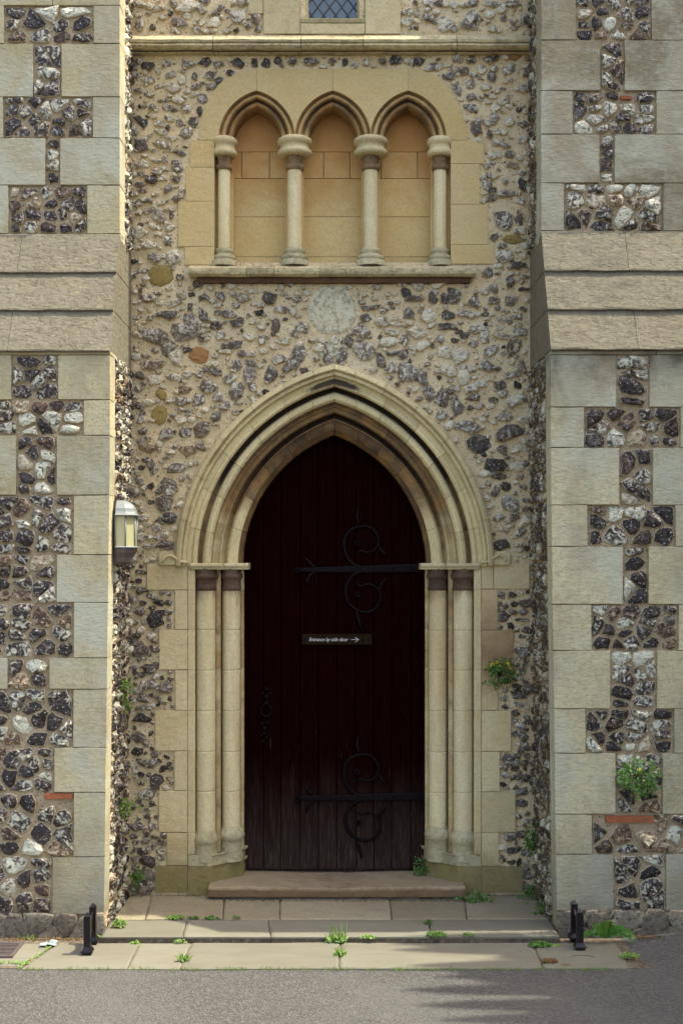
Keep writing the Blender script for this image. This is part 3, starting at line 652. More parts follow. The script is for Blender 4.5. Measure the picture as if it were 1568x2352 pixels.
Z4 = [(290,215,26,24,.1),(320,240,50,18,.25,.85),(140,285,50,18,.45),(415,245,26,26,.25),(470,240,18,30,.15),(515,230,38,45,.3),(605,250,34,32,.35),(700,255,28,24,.4),(780,255,34,30,.4),(670,125,30,26,.3),(770,165,22,28,.2),(800,92,38,18,.2),(835,205,26,14,.1),(310,315,28,26,.4),(400,325,35,32,.95),(490,320,40,22,.2),(580,320,50,18,.5),(660,315,20,14,.3),(485,378,52,20,.25),(615,385,50,24,.6),(360,400,45,30,.9),(235,395,40,18,.9),(450,430,28,22,.6),(520,435,18,14,.2),(600,455,26,14,.4),(685,485,36,30,.5),(790,470,40,34,.35,.85),(470,490,38,34,.85),(550,500,40,30,.8),(290,435,20,34,.5),(290,505,32,28,.3),(105,490,60,50,.5),(30,440,26,30,.3),(180,525,28,42,.25),(225,565,38,34,.6),(300,585,40,50,.5),(370,610,34,30,.3),(490,570,50,28,.9),(560,605,30,35,.9),(640,635,38,22,.7),(730,640,34,24,.35),(395,675,35,45,.4),(455,705,42,45,.3),(525,750,30,42,.35),(600,700,38,14,.4),(700,710,26,18,.3),(785,720,45,26,.75),(780,595,45,18,.6),(710,565,25,12,.3),(590,745,20,16,.3),(735,785,50,18,.6),(830,800,40,22,.75),(570,835,58,42,.4),(770,865,90,38,.25,.8),(620,910,52,50,.12),(690,1005,62,32,.08),(800,940,36,22,.85),(720,1055,42,24,.35),(800,1015,35,22,.95),(750,1105,28,26,.15),(830,1110,20,12,.3),(770,1180,45,36,.5),(820,1060,24,18,.6),(710,1130,26,24,.3),(590,660,40,18,.7),(660,410,20,40,.7),(740,420,40,18,.7),(830,560,24,40,.4,.85),(230,440,40,26,.85),(370,460,38,28,.85),(180,350,34,22,.75),(800,330,36,14,.6),(740,340,30,16,.75),(820,400,30,20,.5)]
placed = []
def put(px, py, rx, ry, tone, hue=None, ang=None, mat='flint_w', h=None, name='flint'):
    if not (XL < X(px - rx * .4) and X(px + rx * .4) < XR): return
    k = CD / F; a = rng.uniform(-.25, .25) if ang is None else ang
    hue = rng.uniform(0, .86) if hue is None else hue
    poly = blob(X(px), Z(py), rx * k * 1.12, ry * k * 1.12, a, rng.choice((5, 6, 7)), .26)
    FL.add(fr0, poly, h or min(.028, .012 + rx * k * .16), tone, hue, mat, w0=.002 if name == 'flint' else 0, name=name, jag=.15); placed.append((px, py, (rx + ry) / 2, rx, ry, a))
for q_ in ((371, 632, 30), (459, 817, 24), (371, 905, 14), (368, 950, 22), (1177, 550, 18), (1184, 131, 10)): placed.append((q_[0], q_[1], q_[2], q_[2], q_[2], 0))
for (zz_, ox, oy) in ((Z1, 0, 0), (Z2, 784, 0), (Z3, 0, 564), (Z4, 784, 564)):
    for t in zz_:
        x, y, rx, ry = ox + t[0] * .5, oy + t[1] * .5, t[2] * .5, t[3] * .5
        if forb(x, y, min(rx, ry) * .35) or any(math.hypot(x - q[0], y - q[1]) < q[2] + ry for q in placed[:6]): continue
        put(x, y, rx, ry, t[4], t[5] if len(t) > 5 else None)
# radially set stones along the hood mould
for s in (-1, 1):
    ro = 362 + 26; am = math.acos(RC / (ro + RC)); k = 0; t = .03
    while t < .99:
        a = am * t; px = CX + s * (-RC + (ro + RC) * math.cos(a)); py = SPR - (ro + RC) * math.sin(a)
        if all(math.hypot(px - q[0], py - q[1]) > q[2] + 15 for q in placed) and not forb(px, py, 10):
            put(px, py, rng.uniform(17, 25), rng.uniform(10, 14), rng.choice((.15, .3, .35, .45, .55)), ang=a * (1 if s > 0 else -1) + (0 if s > 0 else 0))
        t += .045
# dense dark stones beside the jambs, pale chips elsewhere
for it in range(15000):
    px, py = rng.uniform(304, 1216), rng.uniform(2, 2046); low = py > 1290; edge = px < 330 or px > 1195
    r_ = rng.choice((7, 9, 11, 14, 17, 20, 23)) if low else rng.choice((5, 6, 7, 8, 9, 11, 13, 16))
    if forb(px, py, r_ * (.75 if low else .9)): continue
    if any(abs(px - q[0]) < 60 and math.hypot((px - q[0]), (py - q[1]) * 1.15) < q[2] * .9 + r_ * .92 + (1 if low else 0) for q in placed): continue
    if low: t = rtone(.3, .15, .05)
    else: t = rtone(.6, .24, .3)
    if r_ < 9 and rng.random() < .2: continue
    put(px, py, r_ * rng.uniform(1., 1.35), r_ * rng.uniform(.75, .95), t, mat='flint_w')
for it in range(7000):
    px = rng.uniform(304, 408) if rng.random() < .55 else rng.uniform(1140, 1216); py = rng.uniform(1290, 2046); r_ = rng.choice((6, 8, 10, 13, 16, 20, 24))
    if forb(px, py, r_ * .7): continue
    if any(abs(px - q[0]) < 60 and math.hypot((px - q[0]), (py - q[1]) * 1.15) < q[2] * .92 + r_ * .95 for q in placed): continue
    put(px, py, r_ * rng.uniform(.95, 1.25), r_ * rng.uniform(.8, .98), rtone(.32, .15, .06), mat='flint_w')
# special coloured stones
for (px, py, rx, ry, m) in ((371, 632, 33, 25, 'ochre'), (459, 817, 29, 20, 'orange'), (371, 905, 14, 15, 'ochre'), (368, 950, 22, 24, 'ochre'), (1177, 550, 24, 13, 'ochre'), (1184, 131, 16, 7, 'orange')):
    k = CD / F; mbb, _ = flint_mb(fr0, blob(X(px), Z(py), rx * k, ry * k, .1, 8, .18), .010, .5, .5, jag=.07, w0=.004)
    mbb.build('sandstone', M[m], wall)
chips = MB()
for it in range(2600):
    px, py = rng.uniform(304, 1216), rng.uniform(2, 2046)
    if forb(px, py, 5) or any(abs(px - q[0]) < 40 and math.hypot(px - q[0], py - q[1]) < q[2] + 3 for q in placed): continue
    k = CD / F; a, _ = flint_mb(fr0, blob(X(px), Z(py), rng.uniform(1.8, 4.5) * k, rng.uniform(1.5, 3) * k, rng.uniform(-.6, .6), 5), .006, rng.choice((.1, .25, .6, .9, .95)), rng.choice((.2, .4, .95, 1.)), n=5, w0=.004); chips.join(a)
o = chips.build('mortar_grit', M['flint_w'], wall, attrs=True); o['kind'] = 'stuff'
# low rubble stones by the wall foot
FL.build(wall)
for (x0, x1) in ((XL + .02, X(355)), (X(1200), XR - .02)):
    for c in voronoi((x0, x1, .0, .14), .09, seed=4): mbb, _ = flint_mb(fr0, inset(c, .005), .02, .5, .5, jag=.05); mbb.build('rubble_stone', M['rubble'], wall)

# roundel
rd = thing('stone_roundel', 'round pale eroded stone medallion set in flint above the door arch', 'roundel', (X(763), 0, Z(712)))
mb = MB(); vs = []; NR, NA = 14, 40; cx, cz = X(763), Z(712); Rr = 57 * CD / F
for i in range(NR + 1):
    for j in range(NA):
        a = 2 * math.pi * j / NA; r_ = Rr * i / NR; x, z = cx + r_ * math.cos(a), cz + r_ * math.sin(a)
        low = max(0, min(1, .5 - (z - cz - .25 * (x - cx)) / Rr * 1.4)); e = max(0., nz(x * 36, z * 36, 1)) * .010 * low + max(0, nz(x * 80, z * 80, 4)) * .006 * low
        w = .007 - e - (.006 if i == NR else 0) + .001 * nz(x * 15, z * 15, 7); vs.append((x, -w, z))
fs = [(i * NA + j, i * NA + (j + 1) % NA, (i + 1) * NA + (j + 1) % NA, (i + 1) * NA + j) for i in range(NR) for j in range(NA)]
fs = [f[::-1] for f in fs]
vs2 = [(v[0], .02, v[2]) for v in vs[-NA:]]
mb.add(vs, fs, smooth=True); n0 = len(vs) - NA; mb.add(vs[-NA:] + vs2, [(j, (j + 1) % NA, NA + (j + 1) % NA, NA + j) for j in range(NA)])
mb.build('disc', M['chalk'], rd)
mbb, _ = flint_mb(fr0, blob(X(762), Z(800), .08, .055, .1, 12, .12), .002, .5, .5, jag=.05, w0=.004); mbb.build('worn_corbel_stump', M['chalk'], rd)

# ------------------------------------------------------------------ string course, window
st = thing('string_course', 'weathered moulded stone string course spanning the wall above the arcade', 'string course', (0, 0, Z(100)))
yf = -.09
prof = [(.02, Z(80, 0)), (-.03, Z(81, -.03)), (-.075, Z(86, yf)), (yf, Z(90, yf)), (yf + .004, Z(95, yf)), (yf + .014, Z(97, yf)), (yf + .006, Z(99, yf)), (yf + .004, Z(103, yf)), (yf + .02, Z(108, yf)), (-.045, Z(109, yf)), (-.035, Z(106, yf)), (-.03, Z(112, yf)), (.02, Z(113, yf))]
js = [XL + .002, X(492), X(692), X(834), X(1046), XR - .002]
for a, b in zip(js[:-1], js[1:]): extrude_x(prof, a + .0015, b - .0015, .05, .003).build('string_stone', M['string'], st)

extrude_x([(.02, Z(109, yf) - .001), (-.05, Z(109, yf) - .001), (-.035, Z(121)), (-.02, Z(126)), (.02, Z(126))], XL + .004, XR - .004, .1, .002).build('soffit_shade', M['soot_shade'], st)  # dark strip puts the shade under the string course into colour
win = thing('leaded_window', 'leaded diamond pane window at the top of the wall', 'window', (X(763), .06, Z(42)))
wy = .07
for (a, b, p0, p1) in ((605, 690, -250, 80), (838, 920, -250, 80), (570, 605, -250, 34)):
    v1, v0 = 5.29, Z(p1)
    cuts = [v0, v0 + (v1 - v0) * .52, v1] if b - a > 40 else [v0, v1]
    for c0, c1 in zip(cuts[:-1], cuts[1:]): block(fr0, X(a), X(b), c0, c1, .06, .012).build('ashlar_block', M['capital'], win)
block(fr0, X(690), X(838), Z(80), Z(55), .06, .012).build('ashlar_block', M['capital'], win)
mb = extrude_x([(.08, Z(34)), (-.012, Z(44)), (-.02, Z(46)), (-.012, Z(54)), (.05, Z(54))], X(690), X(838), .1, .001); mb.build('sill', M['base'], win)
for s, a, b in ((1, 690, 708), (-1, 838, 820)):
    xa, xb = X(a), X(b); mb = MB(); zb, zt = Z(44), 5.29
    P = [(xa, -.012), (xa, -.012), (xb, .06), (xb, .12), (xa, .12)]
    vs = [(p[0], p[1], z) for z in (zb, zt) for p in P]; mb.add(vs, [(i, (i + 1) % 5, 5 + (i + 1) % 5, 5 + i) for i in range(5)]); mb.build('chamfered_jamb', M['capital'], win)
wx0, wx1, wz0, wz1 = X(708) - .002, X(820) + .002, Z(42), 5.29
dx, dz = .064, .088
ii = 0
for j in range(-1, 12):
    for i in range(-1, 6):
        cxp = wx0 + .02 + i * dx + (dx / 2 if j % 2 else 0); czp = wz0 + j * dz / 2
        d = [(cxp - dx / 2, czp), (cxp, czp - dz / 2), (cxp + dx / 2, czp), (cxp, czp + dz / 2)]
        for (A_, B_, C_) in ((1, 0, wx1), (-1, 0, -wx0), (0, 1, wz1), (0, -1, -wz0)):
            d = clip(d, A_, B_, C_)
            if len(d) < 3: break
        if len(d) < 3: continue
        c = centroid(d); d = [tuple(c + (np.array(p) - c) * .94) for p in d]; tl = (rng.uniform(-.02, .02), rng.uniform(-.02, .02))
        MB().add([(p[0], wy + tl[0] * (p[0] - c[0]) + tl[1] * (p[1] - c[1]), p[1]) for p in d] + [(p[0], wy + .004, p[1]) for p in d], [tuple(range(len(d)))] + [(k, (k + 1) % len(d), len(d) + (k + 1) % len(d), len(d) + k) for k in range(len(d))]).build('pane', M['winglass'], win)
mb = MB(); box(mb, wx0, wx1, wy + .006, wy + .02, wz0, wz1)
for s in (-1, 1):
    for k in range(-14, 16):
        x0 = wx0 + .02 + k * dx - dx / 2; pts = []
        for t in np.linspace(0, 1, 2):
            pass
        z0, z1 = wz0, wz1; xa, xb = x0, x0 + s * (z1 - z0) * dx / dz
        # clip to the opening
        def at(z): return x0 + s * (z - wz0) * dx / dz
        zs = [z for z in np.linspace(z0, z1, 60) if wx0 <= at(z) <= wx1]
        if len(zs) > 1: tube(mb, [(at(zs[0]), wy - .001, zs[0]), (at(zs[-1]), wy - .001, zs[-1])], .0035, 5)
mb.build('lead_lattice', M['lead'], win)

# ------------------------------------------------------------------ blind arcade
arc = thing('blind_arcade', 'golden stone blind arcade of three pointed niches above the door', 'arcade', (X(765), 0, Z(612)))
fa = front(-.004)
ACX = [590, 764, 937]; AH, AC = 55.5, 28.; SP = 322
def arcpts(ac, half, side, n=12, spring=SP, c=AC):      # from springing to apex, px
    Rp = half + c; am = math.acos(c / Rp); return [(ac + side * (-c + Rp * math.cos(am * t / n)), spring - Rp * math.sin(am * t / n)) for t in range(n + 1)]
def cl(px, lo, hi): return min(max(px, lo), hi)
mids = [(590 + 764) / 2, (764 + 937) / 2]
OH = AH + 33
def conv(pts, y=0.): return [(X(a, y), Z(b, y)) for a, b in pts]
def dedupe(p):
    out = []
    for q in p:
        if not out or math.hypot(q[0] - out[-1][0], q[1] - out[-1][1]) > .6: out.append(q)
    if math.hypot(out[0][0] - out[-1][0], out[0][1] - out[-1][1]) < .6: out.pop()
    return out
g = .3
T1 = [(457, 323)] + TL[1:] + [(590 - g, 160)] + [(min(p[0], 590 - g), p[1]) for p in arcpts(590, OH, -1)[::-1]]
def above(ac, side, lo, hi): return [(cl(p[0], lo, hi), p[1]) for p in arcpts(ac, OH, side)]
T2 = [(590 + g, 160), (764 - g, 160)] + [(cl(p[0], mids[0], 764 - g), p[1]) for p in arcpts(764, OH, -1)[::-1]] + [(max(590 + g, min(p[0], mids[0])), p[1]) for p in arcpts(590, OH, 1)]
T3 = [(764 + g, 160), (937 - g, 160)] + [(cl(p[0], mids[1], 937 - g), p[1]) for p in arcpts(937, OH, -1)[::-1]] + [(cl(p[0], 764 + g, mids[1]), p[1]) for p in arcpts(764, OH, 1)]
T4 = [(937 + g, 160)] + TR[:-1] + [(1073, 323)] + [(max(p[0], 937 + g), p[1]) for p in arcpts(937, OH, 1)]
T4 = [T4[0]] + [p for p in T4[1:]]
for T in (T1, T2, T3, T4): poly_prism(conv(dedupe(T)), fa, .006, -.08).build('spandrel_stone', M['arcade'], arc)
for (a, b, x) in AL: block(fa, X(x), X(493), Z(b), Z(a), .09, .005, gap=.0005, bev=.0008).build('ashlar_block', M['arcade'], arc)
for (a, b, x) in AR: block(fa, X(1034), X(x), Z(b), Z(max(a, 323) if a == 316 else a), .09, .005, gap=.0005, bev=.0008).build('ashlar_block', M['arcade'], arc)
# niche mouldings
APR = [(33, -.008), (31, .010), (28, .014), (26, .004), (22, -.003), (18, .004), (16, .022), (14, .034), (12, .026), (8, .016), (4, .018), (1, .032), (0, .045), (0, .14)]
for k, ac in enumerate(ACX):
    lo = mids[k - 1] if k > 0 else -1e9; hi = mids[k] if k < 2 else 1e9
    for s in (-1, 1):
        mb = MB(); n = 14; vs = []
        for t in range(n + 1):
            for (r_, y) in APR:
                half = AH + r_; Rp = half + AC; am = math.acos(AC / Rp)
                px = ac + s * (-AC + Rp * math.cos(am * t / n)); py = SP - Rp * math.sin(am * t / n)
                px = min(px, ac - g * .6) if s < 0 else max(px, ac + g * .6)
                vs.append((X(cl(px, lo, hi), 0), y, Z(py, 0)))
        m = len(APR); fs = [(i * m + q, (i + 1) * m + q, (i + 1) * m + q + 1, i * m + q + 1) for i in range(n) for q in range(m - 1)]
        if s < 0: fs = [f[::-1] for f in fs]
        at_ = {33: (.3, 0), 31: (.9, .4), 28: (.95, .5), 26: (.6, .1), 22: (.4, 0), 18: (.7, .2), 16: (1., .8), 14: (1., .85), 12: (.9, .4), 8: (.7, .2), 4: (.75, .25), 1: (.9, .4), 0: (1., .3)}
        tn = [at_[r_][0] * (.65 + .45 * min(1, t / n * 2)) for t in range(n + 1) for (r_, y) in APR]; so = [at_[r_][1] * (.5 + .7 * t / n) for t in range(n + 1) for (r_, y) in APR]
        mb.add(vs, fs, tone=tn, rim=so, smooth=True); mb.build('arch_moulding', M['archroll'], arc, attrs=True)
# niche backs
fn = front(.13)
for (x0, x1, ins) in ((500, 680, (555, 619)), (680, 850, (743, 803)), (850, 1028, (875, 958))):
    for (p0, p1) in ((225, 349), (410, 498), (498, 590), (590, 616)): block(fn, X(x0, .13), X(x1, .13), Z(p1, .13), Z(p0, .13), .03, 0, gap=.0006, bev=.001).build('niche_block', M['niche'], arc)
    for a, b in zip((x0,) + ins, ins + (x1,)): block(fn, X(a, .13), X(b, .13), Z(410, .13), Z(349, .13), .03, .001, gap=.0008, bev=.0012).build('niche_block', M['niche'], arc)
# piers behind the shafts and the colonnettes
def collath(cx, cy, k, parts_scale, zs):
    pass
COLS = [(515, 30, 14.5, .032), (677, 40, 16.5, .034), (851, 40, 16.5, .034), (1010, 30, 14.5, .032)]
for i, (px, ra, rs, cy) in enumerate(COLS):
    kx = (CD + cy) / F; cx = X(px, cy); zz = lambda p: Z(p, cy)
    mb = MB(); wpx = 21
    x0, x1 = cx - wpx * kx, cx + wpx * kx
    if i == 0: x0 = cx - 24 * kx
    if i == 3: x1 = cx + 24 * kx
    box(mb, x0, x1, .055, .15, Z(612), Z(330)); mb.build('pier', M['niche'], arc)
    sh = MB(); lathe(sh, cx, cy, [(rs * kx * 1.0, zz(575)), (rs * kx * 1.0, zz(480)), (rs * kx * .98, zz(383))], 20)
    col = sh.build('column', M['shaft'], arc)
    cp = MB(); q = ra / 40.
    lathe(cp, cx, cy, [(0, zz(318)), (ra * kx * .8, zz(318)), (ra * kx * .96, zz(322)), (ra * kx, zz(327)), (ra * kx * .97, zz(332)), (ra * kx * .86, zz(335)), (ra * kx * .82, zz(337)), (ra * kx * .83, zz(343)), (ra * kx * .88, zz(346)), (ra * kx * .97, zz(349)), (ra * kx, zz(355)), (ra * kx * .93, zz(359)), (ra * kx * .75, zz(361)), (ra * kx * .5, zz(361))], 28)
    cp.build('capital', M['capital'], col)
    cb = MB(); lathe(cb, cx, cy, [(rs * kx * 1.3, zz(358)), (rs * kx * 1.12, zz(366)), (rs * kx * 1.0, zz(377)), (rs * kx * 1.05, zz(379)), (rs * kx * 1.32, zz(382)), (rs * kx * 1.36, zz(387)), (rs * kx * 1.25, zz(391)), (rs * kx, zz(393))], 20)
    cb.build('bell', M['brownarch'], col)
    ba = MB(); lathe(ba, cx, cy, [(rs * kx, zz(570)), (rs * kx * 1.3, zz(573)), (rs * kx * 1.45, zz(577)), (rs * kx * 1.45, zz(581)), (rs * kx * 1.28, zz(585)), (rs * kx * 1.7, zz(589)), (rs * kx * 1.9, zz(593)), (rs * kx * 1.88, zz(597)), (rs * kx * 1.75, zz(599)), (rs * kx * 2.15, zz(601)), (rs * kx * 2.2, zz(614))], 24, jit=.002)
    ba.build('column_base', M['base'], col)
# sill
ys = -.095
prof = [(.14, Z(612, 0)), (-.02, Z(612, 0)), (-.07, Z(613, ys)), (ys, Z(616, ys)), (ys, Z(622, ys)), (ys + .004, Z(628, ys)), (ys + .02, Z(632, ys)), (-.05, Z(632, ys)), (-.045, Z(630, ys)), (.02, Z(630, ys))]
js = [X(432, ys), X(568), X(631), X(734), X(900), X(1094, ys)]
for a, b in zip(js[:-1], js[1:]): extrude_x(prof, a + .001, b - .001, .05, .003).build('sill_stone', M['string'], arc)
extrude_x([(.02, Z(632, -.03)), (-.035, Z(632, -.03)), (-.04, Z(641, -.03)), (-.03, Z(649, -.03)), (.02, Z(650, -.03))], X(455), X(1078), .2, .001).build('sill_undermould', M['soot_shade'], arc)  # near-black colour stands in for the shade under the sill

# ------------------------------------------------------------------ doorway
dw = thing('stone_doorway', 'cream stone pointed doorway with moulded arch orders and nook shafts', 'doorway', (X(768), 0, .07))
HOOD = [(158, .02), (158, -.03), (154, -.048), (147, -.056), (144, -.05), (142, -.036), (139, -.042), (134, -.040), (131, -.026), (130, -.012), (130, .02)]
ORD1 = [(130, .03), (130, -.010), (120, -.010), (119, -.014), (115, -.024), (111, -.024), (107, -.014), (105.5, .0), (104.5, .045), (101, .065), (97, .06), (94, .03), (92, .016), (86, .006), (80, .008), (75, .020), (72.5, .040), (72, .12)]
ORD2 = [(72, .12), (71.5, .055), (66, .056), (63, .052), (60, .064), (57.5, .060), (54, .050), (51, .054), (49, .070), (47, .105), (43, .125), (39, .115), (37.5, .088), (34, .084), (33, .092), (26, .098), (18, .104), (13, .110), (12.5, .135), (8, .140), (7.5, .156), (3, .160), (2.5, .20), (0, .215), (0, .30)]
def sm(x, a, b): x = min(1., max(0., (x - a) / (b - a))); return x * x * (3 - 2 * x)
def stain(r_, t, q, m):  # brown stain and black crust, plus shade painted into inner orders near the apex
    brown = soot_shading = 0.
    if 95 < r_ < 106: soot_shading = .28 + .85 * sm(t, .2, .55); brown = .6
    elif r_ <= 95 and r_ > 72.2: soot_shading = 0; brown = .12 + (.2 if r_ < 76 else 0)
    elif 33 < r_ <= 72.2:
        brown = .35 + .7 * sm(t, .08, .5); soot_shading = (.75 if 37 < r_ < 48 else .15) * (.35 + .8 * sm(t, .2, .7)) + (.4 if r_ > 65 else 0) * sm(t, .2, .6)
    elif 12.6 < r_ <= 33: brown = .02 + .85 * sm(t, .12, .5); soot_shading = .05 + .6 * sm(t, .3, .8)
    elif r_ <= 12.6: brown = .95; soot_shading = .3 + .35 * (1 if q % 2 else 0)
    if 106 <= r_ < 130: brown = .1 + .4 * sm(t, .7, 1); soot_shading = 1.3 * sm(t, .84, .97) * (1 if r_ > 112 else .3)
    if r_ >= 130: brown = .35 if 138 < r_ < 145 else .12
    return brown, soot_shading
def arch_ring(prof, cuts, name, mat, mats=None):
    for s in (-1, 1):
        for ci in range(len(cuts) - 1):
            t0, t1 = cuts[ci], cuts[ci + 1]; n = max(3, int((t1 - t0) * 30)); vs = []; gp = .0009; tn = []; so = []
            for i in range(n + 1):
                for (r_, y) in prof:
                    Rp = 209 + r_ + RC; am = math.acos(RC / Rp); t = t0 + (t1 - t0) * i / n
                    t = min(max(t, t0 + gp), t1 - gp)
                    px = CX + s * (-RC + Rp * math.cos(am * t)); py = SPR - Rp * math.sin(am * t)
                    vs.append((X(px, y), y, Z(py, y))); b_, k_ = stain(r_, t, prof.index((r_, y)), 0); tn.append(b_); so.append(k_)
            m = len(prof); fs = [(i * m + q, (i + 1) * m + q, (i + 1) * m + q + 1, i * m + q + 1) for i in range(n) for q in range(m - 1)]
            fs += [tuple(range(m)), tuple(n * m + q for q in range(m - 1, -1, -1))]
            if s < 0: fs = [f[::-1] for f in fs]
            MB().add(vs, fs, tone=tn, rim=so, smooth=False).build(name, M[mat], dw, attrs=True)
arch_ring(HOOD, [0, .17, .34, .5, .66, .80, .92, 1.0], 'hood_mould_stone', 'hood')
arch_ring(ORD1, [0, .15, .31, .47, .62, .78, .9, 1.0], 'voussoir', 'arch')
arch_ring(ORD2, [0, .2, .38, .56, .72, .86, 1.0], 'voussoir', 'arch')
# hood stops
for s in (-1, 1):
    pts = [(400, 1297), (368, 1297), (366, 1272), (372, 1266), (396, 1266), (404, 1276), (410, 1282), (432, 1288), (432, 1297)]
    P = [(CX + s * (CX - p[0]), p[1]) for p in pts]; poly_prism(conv(P, -.02), front(-.0), .035, -.02).build('hood_stop', M['hood'], dw)
    mb = MB(); tube(mb, [(X(CX + s * (CX - a), -.04), -.045, Z(b, -.04)) for a, b in smooth_path([(374, 1290), (380, 1280), (392, 1276), (404, 1282), (418, 1290), (432, 1292)], 3)], .0065, 6); mb.build('scroll', M['hood'], dw)
# jamb courses
JP = [(432, -.012), (446, -.012), (449, -.006), (449.5, .05), (455, .078), (473, .088), (490, .084), (494.5, .07), (495, .046), (498, .040), (506, .042), (507.5, .06), (508, .115), (513, .145), (531, .162), (549, .152), (551.5, .13), (552, .112), (554, .108), (560, .112), (561, .122), (561, .30)]
JO = {-1: [1309, 1355, 1446, 1538, 1631, 1724, 1815, 1911, 1962], 1: [1309, 1353, 1447, 1538, 1631, 1725, 1818, 1911, 1962]}
for s in (-1, 1):
    for a, b in zip(JO[s][:-1], JO[s][1:]):
        n = len(JP); vs = []
        for z in (Z(b) + .0012, Z(a) - .0012):
            for (px, y) in JP: vs.append((s * (CX - px) * (CD + y) / F, y, z))
        fs = [(q, q + 1, n + q + 1, n + q) for q in range(n - 1)]
        if s > 0: fs = [f[::-1] for f in fs]
        jt = [(.6 if (448 < px < 456 or 494 <= px <= 508.5 or px >= 551) else .25 if 456 <= px < 494 or px > 508 else 0.) * (1. if a < 1500 else .8) for px, y in JP] * 2
        js_ = [(.28 if (449 < px < 458 or 507 < px < 515) else .0) for px, y in JP] * 2
        MB().add(vs, fs, tone=jt, rim=js_).build('jamb_stone', M['jambp'], dw, attrs=True)
    n = len(JP); JPb = [(s * (CX - px) * (CD + y) / F, y + .002) for px, y in JP]   # dark mortar backing in the bed joints
    vs = [(p[0], p[1], z) for z in (Z(1962), Z(1300)) for p in JPb]; fs = [(q, q + 1, n + q + 1, n + q) for q in range(n - 1)]
    if s > 0: fs = [f[::-1] for f in fs]
    MB().add(vs, fs).build('joint_mortar', M['joint'], dw)
    # quoins
    for (a, b, x) in (JL if s < 0 else JR):
        u0, u1 = (X(x), X(432)) if s < 0 else (X(CX + CX - 432), X(x))
        if b > 2000: u0, u1 = (X(x), X(432)) if s < 0 else (X(CX + CX - 432), X(x))
        if s > 0 and a == 1294:
            block(fr0, u0, X(1132), Z(b), Z(a), .07, .013).build('quoin', M['jamb'], dw); u0 = X(1132)
        block(fr0, u0, u1, Z(b), Z(a), .07, .012 + rng.uniform(0, .002)).build('quoin', M['plinth'] if b > 2000 else (M['jamb_brown'] if s > 0 and a in (1353, 1447, 1538) else M['jamb']), dw)
    # nook shafts
    for (pc, cy, r_, cr, top, dk) in ((473, .036, 22, 29, 'A', 0), (531, .112, 21, 26.5, 'B', 1)):
        k = (CD + cy) / F; cx = s * (CX - pc) * k; zz = lambda p: Z(p, cy)
        joints = [1909 if top == 'A' else 1900] + [p for p in JO[s][-3::-1] if 1353 < p < 1900][0:] + [1353]
        joints = sorted(set(joints), reverse=True)
        core = MB(); lathe(core, cx, cy, [(r_ * k * .97, zz(1915)), (r_ * k * .97, zz(1350))], 20); shf = core.build('nook_shaft', M['joint'], dw)
        for a, b in zip(joints[:-1], joints[1:]):
            mb = MB(); e = .0012; lathe(mb, cx, cy, [(r_ * k * .96, zz(a)), (r_ * k * .96, zz(a) + e * .5), (r_ * k, zz(a) + e + .002), (r_ * k, zz(a) + .009), (r_ * k, zz(b) - .009), (r_ * k, zz(b) - e - .002), (r_ * k * .96, zz(b) - e * .5)], 28); mb.build('drum', M['shaft'], shf)
        mb = MB(); lathe(mb, cx, cy, [(r_ * k, zz(1356)), (r_ * k * 1.14, zz(1352)), (r_ * k * 1.14, zz(1349)), (r_ * k * 1.02, zz(1346)), (r_ * k * 1.0, zz(1338)), (r_ * k * 1.05, zz(1332)), (cr * k * .9, zz(1329)), (cr * k, zz(1326)), (cr * k, zz(1321)), (cr * k * .93, zz(1318)), (cr * k * .86, zz(1316)), (cr * k * .9, zz(1306))], 28)
        mb.build('capital', M['soot_shade'], shf)
        yb0 = 1908 if top == 'A' else 1899
        mb = MB(); R2 = 31 * k
        lathe(mb, cx, cy, [(r_ * k, zz(yb0 - 3)), (r_ * k * 1.12, zz(yb0 + 3)), (R2 * .93, zz(yb0 + 9)), (R2, zz(yb0 + 15)), (R2 * 1.0, zz(yb0 + 21)), (R2 * .92, zz(yb0 + 26)), (r_ * k * 1.22, zz(yb0 + 29)), (r_ * k * 1.2, zz(yb0 + 45)), (r_ * k * 1.24, zz(1975))], 28, jit=.002)
        mb.build('shaft_base', M['base'], shf)
    # abacus, two stepped slabs
    for (pa, pb, ya_, yb_) in ((437, 512, -.035, .2), (505, 570, .045, .29)):
        xa, xb = s * (CX - pa) * (CD + ya_) / F, s * (CX - pb) * (CD + ya_) / F; xa, xb = min(xa, xb), max(xa, xb)
        prof = [(yb_, Z(1293.5, ya_)), (ya_ + .012, Z(1293.5, ya_)), (ya_ + .003, Z(1295.5, ya_)), (ya_, Z(1299, ya_)), (ya_ + .003, Z(1302, ya_)), (ya_ + .008, Z(1303, ya_)), (ya_ + .012, Z(1308, ya_)), (yb_, Z(1308, ya_))]
        extrude_x(prof, xa, xb, .05, .001).build('abacus', M['capital'], dw)
    # plinth
    P = [(-.777, -.014), (-.667, -.022), (-.655, -.018), (-.502, .135), (-.494, .15), (-.490, .30), (-.777, .30)]
    if s > 0: P = [(-x, y) for x, y in P][::-1]
    for (z0, z1, mt, gr_) in ((0.0, .155, 'plinth', .0), (.158, Z(1965), 'base', .0)):
        n = len(P); vs = [(x, y, z) for z in (z0, z1) for x, y in P]; c = (s * -.6, .15)
        vs += [(c[0] + (x - c[0]) * .985, y + .004, z1 + .004) for x, y in P]
        MB().add(vs, [(i, (i + 1) % n, n + (i + 1) % n, n + i) for i in range(n)] + [(n + i, n + (i + 1) % n, 2 * n + (i + 1) % n, 2 * n + i) for i in range(n)] + [tuple(2 * n + i for i in range(n))]).build('plinth_block', M[mt], dw)
